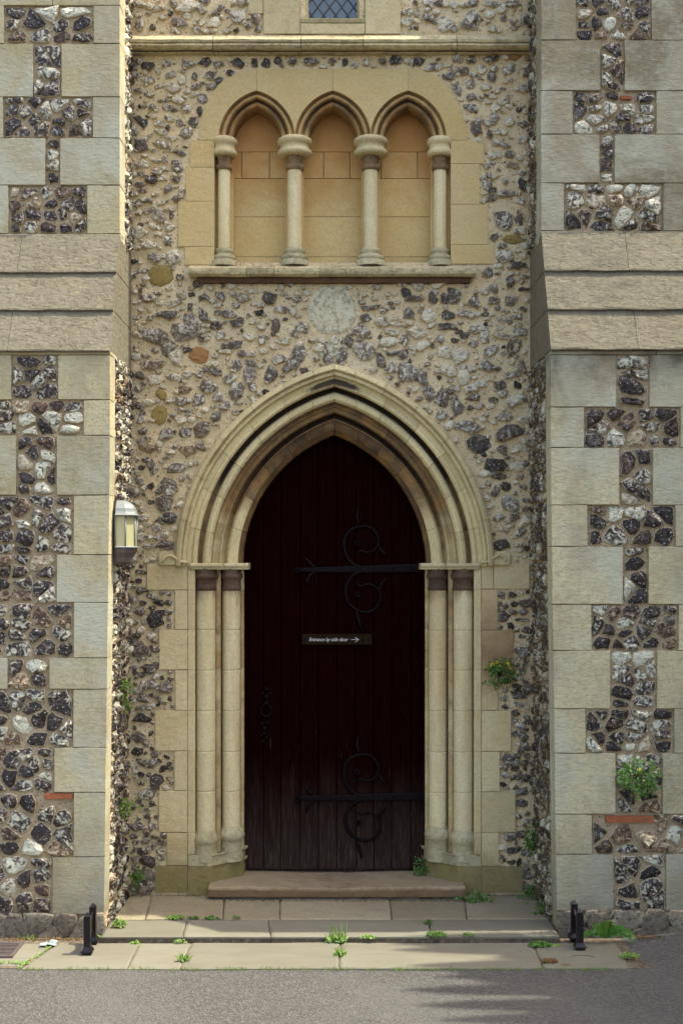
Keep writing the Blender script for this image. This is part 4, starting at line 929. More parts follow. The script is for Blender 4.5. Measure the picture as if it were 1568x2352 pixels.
# worn threshold
sp = thing('door_step', 'worn brown sandstone step at the foot of the door', 'step', (0, .05, 0))
mb = MB(); nx = 40; xs = np.linspace(-.662, .686, nx); rows = [(-.10, 0.012, 0), (-.112, .018, 0), (-.112, .055, 1), (-.098, .070, 1), (-.03, .072, 1), (.1, .072, 1), (.30, .072, 1)]; vs = []
for (y, z, w) in rows:
    for x in xs:
        dip = .010 * math.exp(-(x / .38) ** 2) * w; vs.append((x, y + .007 * nz(x * 9, z * 9, 2) + .004 * nz(x * 30, z * 20, 5), z - dip + .003 * nz(x * 8, y * 8, 8) * w))
m = len(rows); fs = [(j * nx + i, j * nx + i + 1, (j + 1) * nx + i + 1, (j + 1) * nx + i) for j in range(m - 1) for i in range(nx - 1)]
mb.add(vs, fs); 
for e in (0, nx - 1): mb.add([vs[j * nx + e] for j in range(m)] + [(xs[e], .30, 0.01)], [tuple(range(m + 1)) if e else tuple(range(m, -1, -1))])
mb.build('step_stone', M['step'], sp)
mb = MB(); box(mb, -.64, .66, -.085, .3, -.02, .014); mb.build('bedding_stone', M['rubble'], sp)

# ------------------------------------------------------------------ door
YD = .235
door = thing('church_door', 'dark brown plank door with black scrolled iron hinges, faded near the foot', 'door', (0, YD, .085))
dj = [556, 605, 645, 689, 731, 773, 817, 858, 899, 943, 990]
def dtop(px):
    Rp = 222 + RC; d = abs(px - CX) + RC
    return SPR - math.sqrt(max(0, Rp * Rp - d * d)) if abs(px - CX) < 222 else SPR
for a, b in zip(dj[:-1], dj[1:]):
    x0, x1 = X(a, YD) + .0014, X(b, YD) - .0014; yy = YD + rng.uniform(-.0015, .0015); z0 = .085 + rng.uniform(-.003, .003)
    nst = 4; mb = MB(); tops = [Z(dtop(a + (b - a) * i / nst), YD) for i in range(nst + 1)]; xx = [x0 + (x1 - x0) * i / nst for i in range(nst + 1)]
    f = [(x, yy, z0) for x in xx] + [(x, yy, z) for x, z in zip(xx, tops)]; f[0] = (x0, yy + .004, z0); f[nst] = (x1, yy + .004, z0); f[nst + 1] = (x0, yy + .004, tops[0]); f[-1] = (x1, yy + .004, tops[-1])
    xi = [x0 + .003 if i == 1 else (x1 - .003 if i == nst - 1 else xx[i]) for i in range(nst + 1)]
    for i in (1, nst - 1): f[i] = (xi[i], yy, z0); f[nst + 1 + i] = (xi[i], yy, tops[i])
    bk = [(p[0], YD + .04, p[2]) for p in f]; k = nst + 1; n = 2 * k
    fs = [(i, i + 1, k + i + 1, k + i) for i in range(nst)] + [(k + i, k + i + 1, n + k + i + 1, n + k + i) for i in range(nst)] + [(i + 1, i, n + i, n + i + 1) for i in range(nst)] + [(0, k, n + k, n), (nst, n + nst, n + k + nst, k + nst)]
    mb.add(f + bk, fs); mb.build('plank', M['door'], door)
mb = MB(); box(mb, -.55, .55, YD + .03, YD + .05, .0, 2.55); mb.build('backing', M['door'], door)
YI = YD - .008
def D4(x, y, dy=0): return (X(627 + x * .24, YI), YI, Z(1129 + y * .24 + dy, YI))
def rosette(px, py, dy, parent):
    mb = MB(); c = D4(px, py, dy)
    for k in range(8):
        a = 2 * math.pi * k / 8; q = (c[0] + .0125 * math.cos(a), YI - .004, c[2] + .0125 * math.sin(a)); lathe_ball(mb, q, .0062)
    lathe_ball(mb, (c[0], YI - .006, c[2]), .006); mb.build('rosette', M['iron'], parent)
def lathe_ball(mb, c, r, n=8, sy=1.0, sz=1.0):
    vs = [(c[0], c[1], c[2] + r * sz)]
    for i in range(1, 5):
        th = math.pi * i / 5
        for j in range(n): a = 2 * math.pi * j / n; vs.append((c[0] + r * math.sin(th) * math.cos(a), c[1] + r * sy * math.sin(th) * math.sin(a), c[2] + r * sz * math.cos(th)))
    vs.append((c[0], c[1], c[2] - r * sz)); fs = [(0, 1 + j, 1 + (j + 1) % n) for j in range(n)]
    for i in range(3): fs += [(1 + i * n + j, 1 + (i + 1) * n + j, 1 + (i + 1) * n + (j + 1) % n, 1 + i * n + (j + 1) % n) for j in range(n)]
    fs += [(1 + 3 * n + j, len(vs) - 1, 1 + 3 * n + (j + 1) % n) for j in range(n)]; mb.add(vs, fs, smooth=True)
def leaf_bar(parent, pts, dy, w=.010):
    P = smooth_path([D4(a, b, dy) for a, b in pts], 3); n = len(P); mb = MB()
    tube(mb, P, [max(.002, w * (.35 + 1.0 * math.sin(math.pi * min(1, (i / (n - 1)) * 1.02)) ** 1.0 * (i / (n - 1)) ** .8)) for i in range(n)], 6, .5); mb.build('iron_leaf', M['iron'], parent)
for dy in (0, 524.5):
    mb = MB(); P = [(X(688, YI)), (X(730, YI)), (X(830, YI)), (X(934, YI)), (X(990, YI))]; H = [4.5, 6, 8, 9.5, 9.5]; pyc = [1309, 1308.5, 1307.5, 1305, 1304]
    vs = []
    for x, h, p in zip(P, H, pyc):
        z = Z(p + dy, YI); hh = h * CD / F; vs += [(x, YI + .008, z - hh), (x, YI - .003, z - hh), (x, YI - .005, z - hh * .6), (x, YI - .005, z + hh * .6), (x, YI - .003, z + hh), (x, YI + .008, z + hh)]
    fs = [(i * 6 + q, (i + 1) * 6 + q, (i + 1) * 6 + q + 1, i * 6 + q + 1) for i in range(4) for q in range(5)]
    mb.add(vs, fs); mb.add(vs[:6], [tuple(range(6))]); strap = mb.build('hinge_strap', M['iron'], door)
    for b in (858, 905, 948, 968):
        mb = MB(); lathe_ball(mb, (X(b, YI), YI - .006, Z(1305 + dy, YI)), .005); mb.build('stud', M['iron'], strap)
    up = [(850, 725), (800, 712), (740, 670), (695, 590), (680, 500), (700, 415), (765, 355), (860, 330), (945, 350), (1000, 420), (1005, 500), (965, 560), (905, 582), (840, 565), (805, 590)]
    dn = [(850, 765), (800, 780), (745, 825), (702, 900), (698, 990), (725, 1065), (790, 1125), (880, 1155), (965, 1130), (1018, 1050), (1020, 960), (975, 905), (905, 885), (845, 905), (800, 880)]
    for pts in (up, dn):
        P = smooth_path([D4(a, b, dy) for a, b in pts], 4); n = len(P); mb = MB(); tube(mb, P, [.0105 - .0055 * i / n for i in range(n)], 6, .6); mb.build('scroll', M['iron'], strap)
    rosette(810, 495, dy, strap); rosette(815, 985, dy, strap); rosette(240, 752, dy, strap)
    leaf_bar(strap, [(790, 345), (815, 290), (802, 230), (816, 158)], dy); leaf_bar(strap, [(1010, 510), (1035, 560), (1088, 612)], dy); leaf_bar(strap, [(1020, 950), (1030, 890), (1082, 832)], dy)
    leaf_bar(strap, [(430, 735), (370, 700), (302, 625)], dy); leaf_bar(strap, [(430, 765), (355, 800), (315, 885)], dy); leaf_bar(strap, [(790, 1125), (812, 1200), (848, 1320)], dy)
# handle
hx, hz = X(612, YI), Z(1618, YI); mb = MB(); 
for (a, b, r_) in ((612, 1583, .011), (604, 1592, .009), (621, 1592, .009), (612, 1600, .013), (612, 1612, .008)): lathe_ball(mb, (X(a, YI), YI - .001, Z(b, YI)), r_, 8, .5)
hp = mb.build('handle_plate', M['iron'], door)
mb = MB(); P = [(X(612, YI) + .030 * math.sin(a) * (1 if math.cos(a) < .3 else .75), YI - .012, Z(1630, YI) + .036 * math.cos(a)) for a in np.linspace(0, 2 * math.pi, 20)]; tube(mb, P, .005, 6); mb.build('ring', M['iron'], hp)
mb = MB()
for (a, b, r_) in ((603, 1662, .010), (613, 1660, .010), (608, 1672, .012), (606, 1684, .009), (600, 1690, .008), (612, 1692, .008), (605, 1702, .006)): lathe_ball(mb, (X(a, YI), YI - .001, Z(b, YI)), r_, 8, .5)
mb.build('escutcheon', M['iron'], door)

# sign on the door
YS = YD - .022
sg = thing('door_sign', 'small brown wooden sign reading Entrance by side door with an arrow', 'sign', (X(773, YS), YS, Z(1481, YS)))
block(front(YS), X(693, YS), X(853, YS), Z(1481, YS), Z(1456.5, YS), .02, 0, gap=0, bev=.002, jit=.0006).build('board', M['sign'], sg)
def text(body, size, x, z, y, parent, shear=.25, sx=1.0, off=.0):
    cu = bpy.data.curves.new('lettering', 'FONT'); cu.body = body; cu.size = size; cu.shear = shear; cu.extrude = .0006; cu.offset = off; cu.space_character = .94
    o = bpy.data.objects.new('tmp', cu); COL.objects.link(o); dg = bpy.context.evaluated_depsgraph_get(); me = bpy.data.meshes.new_from_object(o.evaluated_get(dg)); bpy.data.objects.remove(o)
    w = max(v.co.x for v in me.vertices); k = sx / w; off_ = parent_loc(parent)
    for v in me.vertices: a, b, c = v.co; v.co = (x + a * k - off_[0], y - c - off_[1], z + b - off_[2])
    me.materials.clear(); me.materials.append(M['white']); q = bpy.data.objects.new('lettering', me); COL.objects.link(q); q.parent = parent; return q
text('Entrance by side door', .0285, X(709, YS), Z(1472.6, YS), YS - .0015, sg, .3, X(800, YS) - X(709, YS), .0)
mb = MB()
for pts in ([(805, 1469), (823, 1469)], [(815, 1464), (823.5, 1469)], [(815.5, 1475), (823.5, 1469)]): tube(mb, [(X(a, YS), YS - .001, Z(b, YS)) for a, b in pts], .0017, 5, .6)
mb.build('arrow', M['white'], sg)
for a in (700, 843): mb = MB(); lathe_ball(mb, (X(a, YS), YS, Z(1469, YS)), .004, 8, .4); mb.build('screw', M['iron'], sg)

# ------------------------------------------------------------------ buttresses
# (flint rectangles x0, x1, y0, y1 in measured units; ashlar fills the rest of every course)
BL = {'up': [(10, 215, 12, 100), (77, 141, 100, 222), (8, 213, 222, 317), (105, 138, 317, 425), (20, 200, 425, 537)],
      'lo': [(27, 133, 815, 918), (-160, 192, 918, 1000), (38, 130, 1000, 1137), (-160, 170, 1137, 1274), (-160, 131, 1274, 1384), (-160, 172, 1384, 1511), (18, 114, 1511, 1583), (-160, 172, 1583, 1717), (-160, 127, 1717, 1820), (-160, 175, 1820, 1968), (-160, 123, 1968, 2100)]}
BR = {'up': [(1322, 1495, -90, 92), (1378, 1433, 92, 208), (1315, 1506, 208, 308), (1376, 1410, 308, 420), (1295, 1522, 420, 530)],
      'lo': [(1415, 1490, 815, 935), (1341, 1562, 935, 1028), (1422, 1498, 1028, 1160), (1348, 1550, 1160, 1255), (1430, 1488, 1255, 1388), (1356, 1557, 1388, 1494), (1400, 1508, 1494, 1628), (1340, 1547, 1628, 1730), (1412, 1520, 1730, 1870), (1354, 1700, 1870, 1962), (1407, 1528, 1962, 2092)]}
HAND = {'L': [(50, 1640, .85), (165, 45, .95), (60, 175 - 130, .2), (80, 985, .95), (170, 980, .95), (95, 1060, .8), (95, 1115, .95), (25, 1355, .8), (35, 550 + 90, .8), (120, 70, .5), (112, 35, .9), (190, 35, .85), (110, 120, .4), (105, 1660, .3), (150, 1690, .6), (60, 1235, .3), (130, 1230, .6), (88, 1525, .8), (85, 1870, .5), (50, 2030, .3)],
        'R': [(1415, 45, .95), (1345, 287, .95), (1438, 287, .3), (1465, 255, .7), (1452, 1045, .7), (1436, 1505, .95), (1490, 1520, .95), (1453, 1100, .1), (1320, 440, .8), (1440, 445, .9), (1320, 505, .15), (1378, 880, .2), (1370, 1665, .3), (1455, 1680, .6), (1488, 1665, .9), (1460, 1730, .9), (1430, 2060, .8), (1490, 2060, .45), (1400, 1900, .6), (1470, 1910, .8), (1355, 1720, .8), (1445, 1275, .5)]}
def buttress(name, side, D, mat_ash, label, x_out):
    s = -1 if side == 'L' else 1
    xin = XL if side == 'L' else XR
    bt = thing(name, label, 'buttress', (xin + s * .45, -.3, -.05))
    def warp(p):     # slight batter of the lower stage
        if p[2] < 2.75: p = p + np.array((-s * .030 * max(0., min(1., (2.3 - p[2]) / 2.3)), 0, 0)) * (1 if (p[0] - xin) * s < .12 else 0) * max(0., min(1., (.12 - abs(p[0] - xin)) / .12 * 1.5))
        return p
    warp = (lambda w_: (lambda p: w_(np.array(p, float))))(warp)
    def W2(p):       # the battered arris moves towards the doorway as it descends -> wider foot
        if p[2] < 2.3:
            k = max(0., min(1., (2.3 - p[2]) / 2.3)); d = abs(p[0] - xin); f = max(0., 1 - d / .35); return p + np.array((s * .030 * k * f, 0, 0)) * (1 if s > 0 else 1) * 1.0
        return p
    fl = Flints(); xo = x_out
    def edge(lo, hi): return (min(lo, hi), max(lo, hi))
    stages = [('up', YU, Z(540, YU) - .02, TOP), ('lo', YL, -.02, Z(805, YL))]
    for st_, y, zlo, zhi in stages:
        fr = front(y, W2 if st_ == 'lo' else None)
        rects = [(X(a, y), X(b, y), Z(d, y), Z(c, y)) for a, b, c, d in D[st_]]
        # mortar body
        u0, u1 = edge(xin + s * .012, xo)
        rough_panel(fr, u0, u1, zlo, zhi, -.016, amp=.006, cell=.025).build('mortar', M['mortar_b'], bt)
        mb = MB(); box(mb, u0 - (.0 if s < 0 else -.05), u1 - (.05 if s < 0 else 0.), y + .03, .02, zlo, zhi); mb.build('core', M['joint'], bt)
        # ashlar rows
        rows = sorted(rects, key=lambda r_: r_[2])
        zc = [zlo if st_ == 'lo' else rows[0][2] - 0.0] 
        for (a, b, c, d) in rows:
            qd = rng.choice((.16, .3)) if st_ == 'lo' else rng.choice((.2, .31))
            inn = (b, xin) if side == 'L' else (xin, a)
            outr = (xo, a) if side == 'L' else (b, xo)
            h = d - c; cuts = [c, d] if h < .36 else [c, c + h * rng.uniform(.42, .58), d]
            for k0, k1 in zip(cuts[:-1], cuts[1:]):
                qd = (.17 if qd < .15 else .13) if st_ == 'lo' else (.31 if qd < .25 else .2)
                if inn[1] - inn[0] > .02: block(fr, inn[0], inn[1], k0, k1, qd, rng.uniform(-.001, .002), gap=.0004, bev=.0028, jit=.0035).build('ashlar_block', M[mat_ash], bt)
                if outr[1] - outr[0] > .03: block(fr, outr[0], outr[1], k0, k1, .1, rng.uniform(-.001, .002), gap=.0004, bev=.0025, jit=.002).build('ashlar_block', M[mat_ash], bt)
        # ashlar strips left between the last flint course and the stage ends
        zs = sorted([r_[2] for r_ in rows] + [r_[3] for r_ in rows]); lo_, hi_ = zs[0], zs[-1]
        xa, xb = edge(xin, xo)
        for (p, q) in ((zlo, lo_), (hi_, zhi)):
            h = q - p
            if h < .015: continue
            if st_ == 'lo' and p == zlo: continue
            n = max(1, round(h / .28))
            for i in range(n):
                k0, k1 = p + h * i / n, p + h * (i + 1) / n; mid = (xin + xo) / 2 + rng.uniform(-.15, .15)
                a_, b_ = edge(xin, mid); block(fr, a_, b_, k0, k1, .28 if i % 2 else .18, 0, gap=.0004, bev=.0025).build('ashlar_block', M[mat_ash], bt)
                a_, b_ = edge(mid, xo); block(fr, a_, b_, k0, k1, .1, 0, gap=.0004, bev=.0025).build('ashlar_block', M[mat_ash], bt)
        # flints
        for ri, (a, b, c, d) in enumerate(rows):
            a2, b2 = max(a, min(xa, xb)) , min(b, max(xa, xb))
            if side == 'L': a2 = max(a, xo)
            else: b2 = min(b, xo)
            cells = voronoi((a2 + .003, b2 - .003, c + .003, d - .003), (.076 if st_ == 'up' else .080) if c > .5 else .092, relax=1, aspect=1.35, seed=ri * 7 + (3 if s < 0 else 11) + (50 if st_ == 'up' else 0))
            for cell in cells:
                cc = centroid(cell); ppx, ppy = CX + cc[0] * F / (CD + y), CY - (cc[1] - EYE) * F / (CD + y)
                tone = rtone(.44 if s < 0 else .41, .2, .05); hue = rng.uniform(0, 1.) ** .8
                best = min(HAND[side], key=lambda q: (q[0] - ppx) ** 2 + (q[1] - ppy) ** 2)
                if math.hypot(best[0] - ppx, best[1] - ppy) < 22: tone = best[2]; hue = .3
                if any(bx0 - 9 < ppx < bx1 + 9 and by0 - 13 < ppy < by1 + 13 and bs == st_ for bs, bx0, bx1, by0, by1 in ((('lo', 102, 168, 1822, 1836),) if s < 0 else (('lo', 1390, 1502, 1874, 1891), ('up', 1424, 1450, 219, 228)))): continue
                fl.add(fr, inset(cell, rng.choice((.0, .001, .003, .005, .009))), rng.uniform(.012, .026), tone, hue, 'flint', w0=-.014, jag=.085, vis=1.0 if -20 < ppx < 1590 else .2)
    # base course of rough stones
    fr = front(YL - .012, W2); xa, xb = edge(xin - s * .0, xo)
    for c in voronoi((xa + (0.0), xb, -.06, .078 if s < 0 else .094), .105, aspect=1.6, seed=5): mbb, _ = flint_mb(fr, inset(c, -.009), .006, .5, .5, jag=.03, w0=.0); mbb.build('base_stone', M['rubble'], bt)
    mb = MB(); u0, u1 = edge(xin + s * .006, xo); box(mb, u0 + (.04 if s > 0 else 0), u1 - (.04 if s < 0 else 0), YL + .004, 0.02, -.1, -.005); mb.build('footing', M['rubble'], bt)
    # inner side faces
    for st_, y, zlo, zhi in stages:
        fside = (side_px(xin, W2 if st_ == 'lo' else None) if s < 0 else side_nx(xin, W2 if st_ == 'lo' else None))
        ua, ub = (y + .02, .0) if s < 0 else (0., -y - .02)
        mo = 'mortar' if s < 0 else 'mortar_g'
        rough_panel(fside, ua, ub, zlo, min(zhi, 5.3), -.010, amp=.008, cell=.03).build('mortar', M[mo], bt)
        qa, qb = (y + .14, -.004) if s < 0 else (.004, -y - .14)
        z_ = zlo
        while z_ < min(zhi, 5.2):
            hgt = .30
            for cell in voronoi((qa, qb, z_, min(z_ + hgt, zhi)), .062, aspect=1.15, seed=int(z_ * 100) + (1 if s < 0 else 2)):
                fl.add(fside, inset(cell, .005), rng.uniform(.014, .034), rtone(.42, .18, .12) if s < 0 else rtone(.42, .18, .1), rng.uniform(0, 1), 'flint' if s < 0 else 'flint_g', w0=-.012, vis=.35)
            z_ += hgt
    # weathering: three overlapping coping courses between the stages
    tt = 0.; ztop, zbot = Z(538, YU), Z(806, YL - .02)
    pyl = [538, 626, 713, 806] if s < 0 else [533, 622, 711, 803]
    nst = 3
    for i in range(nst):
        f0, f1 = i / nst, (i + 1) / nst
        yA, yB = YU + (YL - YU) * f0 + .0, YU + (YL - YU) * f1
        yfr = yB - .022
        z0, z1 = Z(pyl[i + 1], yfr), Z(pyl[i], yA - .012)
        prof = [(0.02, z1), (yA - .012, z1), (yB - .012, z0 + .012 + .0), (yfr, z0 + .010), (yfr - .002, z0 + .002), (yfr + .006, z0 - .003), (yB + .04, z0 + .006), (0.02, z0 + .006)]
        prof[1] = (yA - .010, z1 - .002)
        a, b = edge(xin + s * .0, xo)
        splits = [a, b] if i == 1 else [a, a + (b - a) * .45, b]
        for p, q in zip(splits[:-1], splits[1:]):
            P2 = [(p, q)]
            extrude_x(prof, p + .001, q - .001, .04, .004).build('coping_slab', M['weather'], bt)
    # top cap above the frame
    mb = MB(); u0, u1 = edge(xin, xo); box(mb, u0 - .02, u1 + .02, YU - .03, .3, TOP, TOP + .06); mb.build('cap', M['weather'], bt)
    fl.build(bt)
    return bt, W2
bl, WL = buttress('buttress', 'L', BL, 'ashlar_l', 'left buttress of cream stone and flint, its inner side lit by sun', -1.98)
br, WR = buttress('buttress', 'R', BR, 'ashlar_r', 'right buttress of greyer weathered stone and flint, in shade', 1.98)
for (bt, fr, a, b, p0, p1, y) in ((bl, front(YL), 102, 168, 1822, 1836, YL), (br, front(YL), 1390, 1502, 1874, 1891, YL), (br, front(YU), 1424, 1450, 219, 228, YU)):
    block(fr, X(a, y), X(b, y), Z(p1, y), Z(p0, y), .03, -.003, gap=0, jit=.003, bev=.002).build('brick', M['brick'], bt)

# ------------------------------------------------------------------ wall lantern
LY, LX = -.50, XL + .012
ln = thing('wall_lantern', 'grey metal wall lantern with domed top and cream frosted panes on the left buttress', 'lantern', (LX, LY, Z(1297, LY)))
lz = lambda p: Z(p, LY)
kk = (CD + LY) / F
def hexring(r_, z, d=None): return [(LX + a * r_, LY + b * r_, z) for a, b in ((0, -1.0), (.55, -.92), (1.0, -.42), (1.0, .42), (.55, .92), (0, 1.0))]
def hexloft(mb, prof, cap=True):
    vs = []; 
    for r_, z in prof: vs += hexring(r_, z)
    fs = [(i * 6 + q, i * 6 + (q + 1) % 6, (i + 1) * 6 + (q + 1) % 6, (i + 1) * 6 + q) for i in range(len(prof) - 1) for q in range(6)]
    if cap: fs += [tuple(range(5, -1, -1)), tuple((len(prof) - 1) * 6 + q for q in range(6))]
    mb.add(vs, fs); return mb
W0 = 41 * kk
mb = MB(); box(mb, LX - .014, LX, LY - .055, LY + .055, lz(1296), lz(1150)); mb.build('back_plate', M['darkmetal'], ln)
mb = hexloft(MB(), [(W0 * .35, lz(1298)), (W0 * .72, lz(1291)), (W0 * .78, lz(1280)), (W0 * .80, lz(1279)), (W0 * .96, lz(1268)), (W0 * 1.0, lz(1259))]); mb.build('bracket', M['darkmetal'], ln)
mb = hexloft(MB(), [(W0 * 1.04, lz(1259)), (W0 * 1.1, lz(1258)), (W0 * 1.1, lz(1256.5)), (W0 * 1.02, lz(1255))]); mb.build('lower_rim', M['leadmetal'], ln)
bod = MB(); ra = hexring(W0 * .985, lz(1256)); rb = hexring(W0 * .985, lz(1184))
fm = MB()
for i in range(6): tube(fm, [ra[i], rb[i]], .0042, 5)
for i in range(5):
    tube(fm, [ra[i], ra[i + 1]], .0045, 5); tube(fm, [rb[i], rb[i + 1]], .0055, 5)
fm.build('frame', M['leadmetal'], ln)
for i in range(5):
    a0, a1, b0, b1 = [np.array(p) for p in (ra[i], ra[i + 1], rb[i], rb[i + 1])]; c = (a0 + a1 + b0 + b1) / 4
    q = [c + (p - c) * .97 for p in (a0, a1, b1, b0)]; nrm = np.cross(q[1] - q[0], q[3] - q[0]); nrm /= np.linalg.norm(nrm); q = [p - nrm * .002 for p in q]
    q2 = [p - nrm * .003 for p in q]; MB().add(q + q2, [(0, 1, 2, 3), (7, 6, 5, 4), (0, 4, 5, 1), (1, 5, 6, 2), (2, 6, 7, 3), (3, 7, 4, 0)]).build('pane', M['frosted'], ln)
mb = hexloft(MB(), [(W0 * 1.16, lz(1186)), (W0 * 1.18, lz(1184)), (W0 * 1.04, lz(1181)), (W0 * .98, lz(1176)), (W0 * .93, lz(1168)), (W0 * .80, lz(1159)), (W0 * .58, lz(1153)), (W0 * .4, lz(1150)), (W0 * .1, lz(1149))]); mb.build('domed_roof', M['leadmetal'], ln)
mb = MB(); lathe_ball(mb, (LX + .018, LY, lz(1143)), 6.5 * kk, 10); mb.build('finial', M['darkmetal'], ln)

# ------------------------------------------------------------------ boot scrapers
def scraper(label, posts, lean, zg, h=.178):
    rt = thing('boot_scraper', label, 'boot scraper', (posts[0][0], posts[0][1], zg), 'iron boot scrapers by the buttresses')
    for (x, y) in posts:
        w = .0150; top = zg + h; mb = MB()
        mb.add([(x + a * w, y + b * w, z) for z in (zg + .02, top) for a, b in ((-1, -1), (1, -1), (1, 1), (-1, 1))] + [(x, y, top + .018)], [(0, 1, 5, 4), (1, 2, 6, 5), (2, 3, 7, 6), (3, 0, 4, 7), (4, 5, 8), (5, 6, 8), (6, 7, 8), (7, 4, 8)])
        p = mb.build('post', M['post'], rt)
        mb = MB(); pr = [(.020, 0), (.021, .012), (.027, .015), (.026, .021), (.020, .030), (.017, .036), (.0155, .037)]
        vs = []
        for r_, z in pr: vs += [(x + a * r_, y + b * r_, zg + z) for a, b in ((-1, -1), (1, -1), (1, 1), (-1, 1))]
        mb.add(vs, [(i * 4 + q, i * 4 + (q + 1) % 4, (i + 1) * 4 + (q + 1) % 4, (i + 1) * 4 + q) for i in range(len(pr) - 1) for q in range(4)]); mb.build('foot', M['post'], p)
    (xa, ya2), (xb, yb2) = posts; mb = MB(); vs = []
    for t in np.linspace(0, 1, 9):
        x, y = xa + (xb - xa) * t, ya2 + (yb2 - ya2) * t; zt = zg + .120 + .05 * (2 * t - 1) ** 2; zb_ = zg + .075 - .02 * (2 * t - 1) ** 2
        vs += [(x - .003, y, zt), (x + .003, y, zt), (x + .003, y, zb_), (x - .003, y, zb_)]
    mb.add(vs, [(i * 4 + q, (i + 1) * 4 + q, (i + 1) * 4 + (q + 1) % 4, i * 4 + (q + 1) % 4) for i in range(8) for q in range(4)]); mb.build('scraper_blade', M['post'], rt)
scraper('black iron twin-post boot scraper in sun at left buttress foot', [(X(201, -.96), -.955), (X(214, -.79), -.79)], 0, -.032)
scraper('black iron twin-post boot scraper in shade beside green dandelion', [(X(1331, -.89), -.885), (X(1318, -.74), -.735)], 0, -.032)

# ------------------------------------------------------------------ plants
def leaf(mb, c, r_, nrm, tone, lobes=1, up=None):
    n = np.array(nrm, float); n /= np.linalg.norm(n) + 1e-9; ref = np.array((0, 0, 1.)) if abs(n[2]) < .9 else np.array((1., 0, 0))
    a = np.cross(n, ref); a /= np.linalg.norm(a); b = np.cross(n, a); th = rng.uniform(0, 6.28); a, b = a * math.cos(th) + b * math.sin(th), -a * math.sin(th) + b * math.cos(th)
    c = np.array(c, float)
    pts = [c - a * r_, c - a * r_ * .2 + b * r_ * .6 + n * r_ * .12, c + a * r_ * .5 + b * r_ * .45, c + a * r_ * 1.05 - n * r_ * .2, c + a * r_ * .5 - b * r_ * .45, c - a * r_ * .2 - b * r_ * .6 + n * r_ * .12]
    mb.add(pts, [tuple(range(6))], tone=tone, smooth=False)
def bush(name, label, px, py, y, rx, rz, n, lr, mat, cat='plant', out=.05, flowers=0, group=None, hang=0.):
    c = np.array((X(px, y), y, Z(py, y))); rt = thing(name, label, cat, tuple(c), group)
    st_ = MB(); lf = MB(); base = c + np.array((0, .0, -rz * .2))
    tips = []
    for k in range(max(5, n // 14)):
        a = rng.uniform(0, 2 * math.pi); rr = rng.uniform(.3, 1) ** .6
        tip = c + np.array((rx * rr * math.cos(a), -out * rng.uniform(.3, 1.1), rz * rr * math.sin(a) - hang * rng.random()))
        mid = (base + tip) / 2 + np.array((0, -out * .4, .01)); tube(st_, [base, mid, tip], .0012, 4); tips.append(tip)
        for q in range(14):
            p = tip + np.array((rng.gauss(0, 1), rng.gauss(0, .8), rng.gauss(0, 1))) * lr * 1.9
            leaf(lf, p, lr * rng.uniform(.6, 1.2), (rng.gauss(0, .5), -1, rng.gauss(.5, .5)), rng.random())
    st_.build('stem', M['leaf'], rt); lf.build('leaves', M[mat], rt, attrs=True)
    for k in range(flowers):
        t = rng.choice(tips); t = np.array((t[0] + rng.uniform(-.01, .01), t[1] - .02, max(t[2], c[2] + rz * rng.uniform(.3, .9)))); fm_ = MB()
        for q in range(4): leaf(fm_, t + np.array((rng.uniform(-1, 1), rng.uniform(-1, 1), rng.uniform(-1.5, 1.5))) * .005, .0065, (rng.uniform(-1, 1), -1, .5), rng.random())
        fm_.build('flower', M['petal'], rt, attrs=True)
    return rt
bush('flowering_plant', 'green ferny plant with yellow flowers growing on the right door jamb', 1146, 1545, -.02, .066, .072, 260, .0095, 'leaf', out=.07, flowers=9)
bush('wall_plant', 'bushy green ferny plant growing from flints of right buttress', 1462, 1782, YL - .01, .09, .072, 400, .0095, 'leaf', out=.09, flowers=1)
bush('wall_plant', 'small dark green plant in the corner beside the right buttress, at knee height', 1224, 1925, -.05, .045, .055, 150, .010, 'leaf', out=.05)
bush('wall_plant', 'green sprig at the right foot of the dark door', 972, 1990, .16, .03, .055, 110, .0085, 'leaf', out=.03)
bush('wall_plant', 'low dark weed at right end of the door step', 1094, 2066, -.14, .05, .015, 90, .011, 'leaf', out=.03)
bush('wall_plant', 'small weed at foot of right corner where wall meets buttress', 1211, 2052, -.08, .025, .035, 80, .009, 'leaf', out=.03)
bush('wall_plant', 'small weed low on inner side of right buttress', 1238, 2090, -.38, .018, .035, 70, .009, 'leaf', out=.02)
bush('wall_plant', 'pale green plant hanging from inner side of left buttress', 286, 1585, -.24, .022, .07, 130, .010, 'leaf_l', out=.03, hang=.03)
bush('wall_plant', 'bright green sprig low on inner side of left buttress', 291, 1852, -.22, .028, .038, 110, .010, 'leaf_l', out=.03)
bush('wall_plant', 'tiny green plant in the shaded left corner of the wall', 313, 2016, -.06, .018, .035, 60, .010, 'leaf', out=.02)
